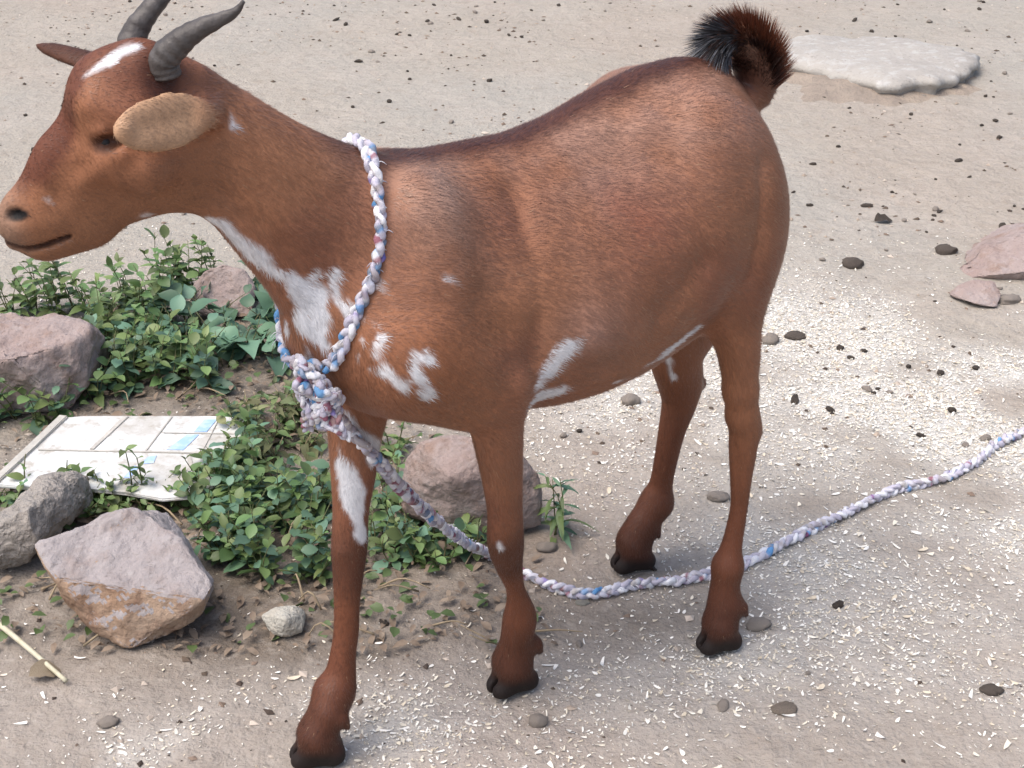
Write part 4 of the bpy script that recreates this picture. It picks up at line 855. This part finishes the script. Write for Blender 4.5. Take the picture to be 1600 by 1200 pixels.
# ------------------------------------------------------------------ wood shavings
def curl_chip(L_, w_, bend, tw, seed):
    r_ = np.random.default_rng(seed); n_ = 5; t_ = np.linspace(-.5, .5, n_); a_ = bend*t_; x_ = np.sin(a_)/max(abs(bend), .05)*L_; z_ = (1-np.cos(a_))/max(abs(bend), .05)*L_
    wv = w_*(1-.45*np.abs(2*t_)**2.2*r_.uniform(.3, 1.6)); sk = r_.uniform(-.3, .3, 2)*w_
    A_ = np.stack([x_, -wv/2+sk[0]*t_*2, z_+tw*t_*w_], 1); B_ = np.stack([x_, wv/2+sk[1]*t_*2, z_-tw*t_*w_], 1); V = np.stack([A_, B_], 1).reshape(-1, 3)
    F = np.array([(2*i_, 2*i_+2, 2*i_+3, 2*i_+1) for i_ in range(n_-1)]); return V, F
CH = [L(226, 221, 210), L(236, 232, 224), L(216, 208, 192), L(228, 225, 218), L(202, 190, 170)]
chip_protos = [curl_chip(1, random.uniform(.22, .6), random.uniform(-1.1, 1.6), random.uniform(-.6, .6), k) for k in range(14)]
def sample_litter(n_, x0, x1, y0, y1, power=1.0, seed=0):
    r_ = np.random.default_rng(seed); out = []
    while sum(map(len, out)) < n_:
        x_ = r_.uniform(x0, x1, 40000); y_ = r_.uniform(y0, y1, 40000); k_ = r_.random(40000)*1.2 < zone_litter(x_, y_)**power*(1-.85*zone_green(x_, y_)); out.append(np.stack([x_[k_], y_[k_]], 1))
    return np.vstack(out)[:n_]
def hoof_clear(q): return all(np.linalg.norm(q-to_world(hb)[:2]) > .045 for hb, *_ in HOOVES)
def litter_mesh(pts, lmin, lmax, seed):
    r_ = np.random.default_rng(seed); n_ = len(pts); Vs = []; Fs = []; Cs = []; k0 = 0; zz_ = ground_z(pts[:, 0], pts[:, 1])
    which = r_.integers(len(chip_protos), size=n_)
    for w_ in range(len(chip_protos)):
        ii = np.where(which == w_)[0]; V0, F0 = chip_protos[w_]; m_ = len(ii); s_ = r_.uniform(lmin, lmax, m_)*r_.uniform(.6, 1.1, m_); rz_ = r_.uniform(0, 2*np.pi, m_); rx_ = r_.normal(0, .35, m_); ry_ = r_.normal(0, .25, m_)
        V = V0[None]*s_[:, None, None]; y_ = V[:, :, 1]*np.cos(rx_)[:, None]-V[:, :, 2]*np.sin(rx_)[:, None]; z_ = V[:, :, 1]*np.sin(rx_)[:, None]+V[:, :, 2]*np.cos(rx_)[:, None]; x_ = V[:, :, 0]
        x2 = x_*np.cos(ry_)[:, None]+z_*np.sin(ry_)[:, None]; z2 = -x_*np.sin(ry_)[:, None]+z_*np.cos(ry_)[:, None]
        xx = x2*np.cos(rz_)[:, None]-y_*np.sin(rz_)[:, None]; yy = x2*np.sin(rz_)[:, None]+y_*np.cos(rz_)[:, None]
        W_ = np.stack([xx+pts[ii, 0][:, None], yy+pts[ii, 1][:, None], z2-z2.min(1)[:, None]*.8+zz_[ii][:, None]+.0012], 2)
        Vs.append(W_.reshape(-1, 3)); Fs.append((F0[None]+(np.arange(m_)*len(V0))[:, None, None]+k0).reshape(-1, 4)); k0 += m_*len(V0)
        cc = np.array(CH)[r_.integers(len(CH), size=m_)]*r_.uniform(.8, 1.08, m_)[:, None]; Cs.append(np.repeat(cc, len(V0), 0))
    return np.vstack(Vs), np.vstack(Fs), np.clip(np.vstack(Cs), 0, 1)
p1 = np.vstack([sample_litter(19000, -.95, 1.5, 1.2, 3.1, 1.15, 3), sample_litter(1100, -.8, 1.0, 1.2, 2.2, .5, 4)])
V, F, C = litter_mesh(p1, .0035, .0100, 5)
tag(obj('wood_shavings', mesh_np('wood_shavings', V, F, 'shaving', False, C)), 'fine pale wood shavings strewn over the dirt', 'wood shavings', kind='stuff')
p2 = np.vstack([sample_litter(42000, -.95, 1.5, 1.2, 3.1, 1.1, 8)]); V, F, C = litter_mesh(p2, .002, .0055, 9)
tag(obj('sawdust', mesh_np('sawdust', V, F, 'shaving', False, C)), 'specks of pale sawdust on the dirt', 'sawdust', kind='stuff')
chm = []
for k, (V0, F0) in enumerate(chip_protos): chm.append(mesh_np('wood_shaving', V0, F0, 'shaving', False, np.tile(CH[k % 5], (len(V0), 1))))
p3 = np.vstack([sample_litter(140, -.6, .95, 1.25, 2.1, .45, 12), sample_litter(150, .2, 1.1, 1.5, 2.6, .8, 13)]); kk = 0
for k, q in enumerate(p3):
    if not hoof_clear(q): continue
    s_ = random.uniform(.011, .018); o = obj('wood_shaving', chm[k % 14], None, (q[0], q[1], gz1(*q)+.002), (random.gauss(0, .18), random.gauss(0, .12), random.uniform(0, 6.28)), (s_, s_*random.uniform(.55, .9), s_))
    tag(o, 'single large pale wood shaving lying on the dirt', 'wood shaving', 'large wood shavings on the dirt')

# ------------------------------------------------------------------ broken white plastic panel
def panel_pt(u, v, h=0.0):                                         # u across, v depth, on the tilted panel
    a_, b_, c_, d_ = PC; p_ = a_*(1-u)*(1-v)+b_*u*(1-v)+c_*u*v+d_*(1-u)*v; return p_+PN*h
PC = [P(-14, 757, .028), P(330, 770, .034), P(392, 650, .045), P(95, 650, .040)]
PN = np.cross(PC[1]-PC[0], PC[3]-PC[0]); PN /= np.linalg.norm(PN)
panel = empty('plastic_panel', (PC[0]+PC[2])/2*np.array([1, 1, 0])); panel_o = np.array(panel.location)
tag(panel, 'broken white plastic panel with dirty ribs and faded blue marks lying in the weeds', 'panel')
def panel_poly(name, uv, h0, h1, m, bev=.0015):
    bm = bmesh.new(); lo_ = [bm.verts.new(panel_pt(u, v, h0)-panel_o) for u, v in uv]; hi_ = [bm.verts.new(panel_pt(u, v, h1)-panel_o) for u, v in uv]
    n_ = len(uv); bm.faces.new(hi_); bm.faces.new(lo_[::-1])
    for i_ in range(n_): bm.faces.new((lo_[i_], lo_[(i_+1) % n_], hi_[(i_+1) % n_], hi_[i_]))
    if bev: bmesh.ops.bevel(bm, geom=[e_ for e_ in bm.edges], offset=bev, segments=2, affect='EDGES', clamp_overlap=True)
    bmesh.ops.recalc_face_normals(bm, faces=bm.faces[:]); me_ = bpy.data.meshes.new(name); bm.to_mesh(me_); bm.free(); me_.materials.append(MATS[m]); return obj(name, me_, panel)
panel_poly('sheet', [(0, 0), (.18, -.01), (.42, .0), (.62, -.02), (.80, -.10), (.94, -.05), (1.0, .10), (.985, .25), (1.01, .45), (1.02, .72), (1.0, .90), (.965, .98), (.90, 1.005), (.5, 1.0), (.12, 1.0), (.02, .98), (-.005, .5)], -.006, .0, 'lid_white', .002)
panel_poly('rim', [(-.012, 0), (.030, 0), (.038, .5), (.050, .97), (.0, .985)], -.008, .005, 'lid_dirty')
panel_poly('rib', [(.06, .477), (1.005, .474), (1.005, .492), (.06, .497)], .0005, .0020, 'lid_dirty', .0006)
panel_poly('rib', [(.305, .505), (.328, .505), (.365, .985), (.335, .985)], .0005, .0022, 'lid_dirty', .0006)
panel_poly('rib', [(.577, .505), (.588, .505), (.595, .985), (.585, .985)], .0005, .0018, 'lid_dirty', .0006)
panel_poly('rib', [(.852, .505), (.858, .505), (.846, .985), (.840, .985)], .0005, .0016, 'lid_dirty', .0006)
panel_poly('rib', [(.605, .745), (.975, .742), (.975, .752), (.605, .757)], .0005, .0016, 'lid_dirty', .0006)
panel_poly('rib', [(.79, .46), (.81, .46), (.86, .30), (.845, .12), (.825, .12), (.838, .30)], .0005, .0016, 'lid_dirty', .0006)
panel_poly('blue_mark', [(.68, .52), (.76, .52), (.79, .73), (.73, .73)], .0006, .0012, 'lid_blue', 0)
panel_poly('blue_mark', [(.755, .77), (.82, .77), (.835, .945), (.77, .945)], .0006, .0012, 'lid_blue', 0)
panel_poly('blue_mark', [(.60, .32), (.66, .34), (.65, .44), (.615, .42)], .0006, .0012, 'lid_blue', 0)
panel_poly('blue_mark', [(.57, .14), (.60, .14), (.605, .28), (.58, .30)], .0006, .0012, 'lid_blue', 0)

# ------------------------------------------------------------------ weeds
def leaf_mesh(name, prof, fold, droop, m, wave=0.0, seed=0):
    t_ = np.array([0, .12, .3, .5, .7, .88, 1.0]); w_ = np.interp(t_, np.linspace(0, 1, len(prof)), prof); z_ = -droop*t_**2; r_ = np.random.default_rng(seed); V = []
    for a_, b_, c_ in zip(t_, w_, z_):
        dz = wave*r_.normal(size=2)*.06; V += [(a_, -b_, c_+b_*fold+dz[0]), (a_, 0, c_), (a_, b_, c_+b_*fold+dz[1])]
    F = []
    for i_ in range(6): F += [(3*i_, 3*i_+3, 3*i_+4, 3*i_+1), (3*i_+1, 3*i_+4, 3*i_+5, 3*i_+2)]
    return mesh_np(name, np.array(V, float), np.array(F), m)
OV = [.02, .20, .27, .24, .14, .01]; HE = [.10, .42, .40, .28, .13, .01]; RO = [.02, .26, .36, .37, .28, .03]; NA = [.01, .09, .13, .12, .08, .005]
LEAF = {'green': [leaf_mesh('leaf', OV, .35, .25, 'leaf_green'), leaf_mesh('leaf', OV, .2, .5, 'leaf_green', .6, 2), leaf_mesh('leaf', RO, .25, .2, 'leaf_green', .4, 3)],
        'round': [leaf_mesh('leaf', RO, .3, .2, 'leaf_green', .3, 1), leaf_mesh('leaf', RO, .15, .4, 'leaf_blue', .5, 4), leaf_mesh('leaf', OV, .35, .3, 'leaf_green', .3, 5)],
        'broad': [leaf_mesh('leaf', HE, .3, .35, 'leaf_blue', .5, 6), leaf_mesh('leaf', HE, .2, .55, 'leaf_blue', .7, 7), leaf_mesh('leaf', RO, .3, .3, 'leaf_blue', .5, 8)],
        'olive': [leaf_mesh('leaf', OV, .6, .9, 'leaf_olive', 1.2, 9), leaf_mesh('leaf', RO, .5, 1.1, 'leaf_olive', 1.3, 10), leaf_mesh('leaf', OV, .4, .5, 'leaf_green', .8, 11)],
        'narrow': [leaf_mesh('leaf', NA, .4, .5, 'leaf_blue', .4, 12), leaf_mesh('leaf', NA, .3, .8, 'leaf_green', .4, 13)]}
prn = random.Random(21)
def plant(px, py, kind, h, nst, leaf, gap, spread, label, group, lean=(0, 0), stem_r=.0013, smat='stem', pair=True):
    b_ = P(px, py); b_[2] = gz1(b_[0], b_[1]); root = tag(empty('weed', b_), label, 'weed', group)
    for s_ in range(nst):
        az = prn.uniform(0, 6.283); sp = spread*prn.uniform(.35, 1.1); hh = h*prn.uniform(.65, 1.1)
        tip_ = np.array([math.cos(az)*sp+lean[0]*hh, math.sin(az)*sp+lean[1]*hh, hh]); st = np.array([math.cos(az)*.006, math.sin(az)*.006, -.004])
        mid_ = st*.5+tip_*np.array([.42, .42, .55])+np.array([prn.gauss(0, .006), prn.gauss(0, .006), 0]); n_ = max(5, int(np.linalg.norm(tip_)/.012)); pa = spline([st, mid_, tip_], n_)
        V, F = tube_np(pa, np.linspace(stem_r, stem_r*.45, n_), 5); so = obj('stem', mesh_py('stem', V, F, smat), root)
        Ls = np.linalg.norm(tip_); d_ = gap*prn.uniform(.3, 1.0); a2 = prn.uniform(0, 6.28)
        while d_ < Ls*1.02:
            u = min(d_/Ls, .999); q = pa[min(n_-1, int(u*(n_-1)+.5))]
            for e_ in ((0, 1) if pair else (0,)):
                an = a2+math.pi*e_+prn.gauss(0, .35); el = prn.uniform(-.1, .65)+.5*(u > .85); dv = Vector((math.cos(an)*math.cos(el), math.sin(an)*math.cos(el), math.sin(el)))
                upv = Vector((prn.gauss(0, .35), prn.gauss(0, .35), 1)); sv = upv.cross(dv).normalized(); nv = dv.cross(sv)
                s2 = leaf*prn.uniform(.45, 1.2)*(1-.35*u); M_ = Matrix((dv, sv, nv)).transposed().to_4x4(); M_ = Matrix.Translation(Vector([float(v) for v in q])) @ M_ @ Matrix.Diagonal((s2, s2, s2, 1))
                o = bpy.data.objects.new('leaf', prn.choice(LEAF[kind])); o.parent = so; o.matrix_basis = M_; col.objects.link(o)
            a2 += 1.57+prn.gauss(0, .3); d_ += gap*prn.uniform(.75, 1.3)
    return root
L1 = ('slender upright weed with small leaves behind the squarish pink boulder', 'slender weeds behind the pink boulder')
for px, py in [(20, 492), (55, 486), (85, 492), (120, 486), (150, 500), (180, 490), (205, 475), (235, 480), (262, 462), (285, 458), (310, 455), (225, 520), (190, 530), (165, 545), (255, 500), (335, 440)]:
    plant(px, py, 'green', prn.uniform(.085, .135), prn.randint(3, 4), .038, .022, .04, *L1, lean=(-.25+.3*prn.random(), .0))
L2 = ('low weed with broad blue-green leaves under the goat\'s neck', 'broad leaved weeds under the goat\'s neck')
for px, py in [(262, 520), (300, 532), (338, 548), (290, 500), (245, 535), (385, 470), (410, 500), (425, 545), (445, 575), (365, 520), (230, 505), (405, 455), (440, 530), (345, 500), (320, 515), (375, 555), (400, 560), (350, 575), (420, 520)]:
    plant(px, py, 'broad', .065, 4, .062, .034, .055, *L2, pair=False)
L3 = ('bushy low weed between the boulder and the white panel', 'low weeds behind the white panel')
for px, py in [(160, 590), (185, 605), (215, 610), (245, 600), (175, 565), (205, 575), (235, 570), (265, 605), (150, 625), (290, 590), (320, 600), (195, 550), (225, 545), (255, 575), (285, 560), (160, 540), (310, 570), (340, 610), (180, 520)]:
    plant(px, py, 'round', .085, 4, .038, .024, .055, *L3)
L4 = ('small round-leaved weed in the green patch beside the big pink rock', 'round leaved weeds beside the big pink rock')
L4b = ('small round-leaved weed growing behind the goat\'s stepping front leg', 'round leaved weeds behind the stepping leg')
L4c = ('small round-leaved weed between the white panel and the wilted weeds', 'round leaved weeds beside the panel')
for k in range(32):
    px = prn.uniform(300, 520); py = prn.uniform(745, 905)
    if px < 345 and py > 820: px += 70
    plant(px, py, 'round', prn.uniform(.05, .09), prn.randint(3, 5), .032, .021, .052, *(L4b if px > 440 else L4c if py < 800 else L4))
L5 = ('wilted olive weed with curled leaves below the rope knot', 'wilted weeds below the rope knot')
for k in range(12): plant(prn.uniform(385, 500), prn.uniform(640, 740), 'olive', prn.uniform(.05, .085), 5, .028, .018, .045, *L5, smat='dry_stem')
L6 = ('dark leafy weed behind the goat\'s front legs', 'weeds behind the goat\'s front legs')
for px, py in [(600, 790), (615, 830), (640, 850), (670, 860), (700, 850), (725, 840), (620, 880), (655, 880), (690, 878), (735, 865), (610, 750), (605, 715), (615, 700), (660, 790), (640, 810), (590, 860)]:
    plant(px, py, 'round' if py > 760 else 'green', prn.uniform(.045, .075), 4, .030, .021, .04, *L6)
plant(868, 836, 'narrow', .125, 3, .045, .018, .022, 'lone upright weed with narrow drooping leaves on the bare dirt', None, lean=(-.1, 0))
L7 = ('leafy sprig standing in front of the white panel', 'sprigs in front of the white panel')
for px, py in [(112, 778), (155, 782), (208, 788), (222, 785), (52, 770), (130, 790)]:
    plant(px, py, 'green', prn.uniform(.075, .10), 1, .030, .022, .008, *L7, stem_r=.0017)
L8 = ('dense bright green weed between the white panel and the big pink rock', 'weeds between panel and big pink rock')
for px in range(140, 335, 17): plant(px+prn.uniform(-6, 6), prn.uniform(778, 806), 'green', .045, 5, .024, .016, .035, *L8)
L9 = ('leafy weed leaning over the right end of the white panel', 'weeds over the end of the white panel')
for px, py in [(345, 770), (362, 755), (375, 730), (340, 790), (390, 700), (365, 785)]: plant(px, py, 'round', .09, 3, .038, .024, .035, *L9)
L10 = ('small leaved weed growing in front of the squarish pink boulder', 'weeds before the pink boulder')
for px, py in [(5, 640), (30, 652), (60, 660), (-15, 660), (40, 632), (80, 655)]: plant(px, py, 'round', .085, 3, .034, .022, .045, *L10)
L11 = ('dark weed crowded under the lower corner of the white panel', 'weeds under the panel corner')
for px, py in [(-5, 785), (20, 790), (-20, 770), (40, 780)]: plant(px, py, 'round', .035, 4, .026, .018, .035, *L11)

# ground cover and litter among the weeds: uncountable
gp_ = []
r_ = np.random.default_rng(77)
while len(gp_) < 2200:
    x_ = r_.uniform(-.95, .05); y_ = r_.uniform(1.6, 3.0)
    if r_.random() < max(0, float(zone_green(np.array([x_]), np.array([y_]))[0])-.25)*1.3:
        gp_.append((x_, y_))
gp_ = np.array(gp_)
def scatter_leaves(pts, prof, m, lmin, lmax, name, label, cat, zl, seed):
    r_ = np.random.default_rng(seed); Vs = []; Fs = []; k0 = 0; t_ = np.array([0, .3, .65, 1.0]); w_ = np.interp(t_, np.linspace(0, 1, len(prof)), prof)
    for (x_, y_) in pts:
        s_ = r_.uniform(lmin, lmax); a_ = r_.uniform(0, 6.28); el = r_.uniform(-.3, .6); f_ = np.array([math.cos(a_)*math.cos(el), math.sin(a_)*math.cos(el), math.sin(el)]); sd2 = np.array([-math.sin(a_), math.cos(a_), r_.normal()*.3]); nn = np.cross(f_, sd2)
        o_ = np.array([x_, y_, gz1(x_, y_)+r_.uniform(.002, zl)]); V = []
        for tt_, ww in zip(t_, w_): V += [o_+s_*(f_*tt_-sd2*ww+nn*(.3*ww-.3*tt_**2)), o_+s_*(f_*tt_-nn*.3*tt_**2), o_+s_*(f_*tt_+sd2*ww+nn*(.3*ww-.3*tt_**2))]
        for i_ in range(3): Fs += [(k0+3*i_, k0+3*i_+3, k0+3*i_+4, k0+3*i_+1), (k0+3*i_+1, k0+3*i_+4, k0+3*i_+5, k0+3*i_+2)]
        Vs += V; k0 += 12
    tag(obj(name, mesh_np(name, np.array(Vs), np.array(Fs), m)), label, cat, kind='stuff')
scatter_leaves(gp_[:600], RO, 'leaf_green', .010, .020, 'ground_cover', 'low green ground cover among the rocks', 'ground cover', .028, 1)
scatter_leaves(gp_[600:], OV, 'dry_leaf', .007, .022, 'leaf_litter', 'dry brown leaf litter under the weeds', 'leaf litter', .014, 2)
tw = []
for k in range(70):
    x_, y_ = gp_[r_.integers(len(gp_))]; a_ = r_.uniform(0, 6.28); l_ = r_.uniform(.03, .10); z0 = gz1(x_, y_)+.006
    pa = spline([(x_, y_, z0), (x_+math.cos(a_)*l_*.5+r_.normal()*.006, y_+math.sin(a_)*l_*.5, z0+r_.uniform(0, .03)), (x_+math.cos(a_)*l_, y_+math.sin(a_)*l_, z0+r_.uniform(0, .02))], 8); tw.append(tube_np(pa, np.linspace(.0018, .0008, 8), 5))
V, F, _ = join_np(tw); tag(obj('dry_twigs', mesh_py('dry_twigs', V, F, 'dry_stem')), 'thin dry twigs tangled under the weeds', 'twigs', kind='stuff')
# a pale straw and a fallen dark leaf
a_, b_ = P(-30, 962), P(104, 1068); pa = spline([a_+[0, 0, .012], (a_+b_)/2+np.array([0, 0, .010]), b_+[0, 0, .004]], 24); V, F = tube_np(pa, np.linspace(.0042, .0028, 24), 8)
tag(obj('straw', mesh_py('straw', V, F, 'straw')), 'long pale straw lying on the dirt below the big pink rock', 'straw')
for (px, py, s_, rz_, lab_) in [(45, 1058, .040, .4, 'dry brown leaf under the tip of the pale straw'), (1366, 346, .042, .2, 'dark dry leaf curled on the bare dirt right of the goat\'s rump')]:
    q = P(px, py); me_ = leaf_mesh('dry_leaf', RO, .45, .3, 'dry_leaf' if px < 500 else 'pellet', 1.5, px); tag(obj('dry_leaf', me_, None, (q[0], q[1], gz1(q[0], q[1])+.008), (.2, -.1, rz_), (s_, s_, s_)), lab_, 'leaf')
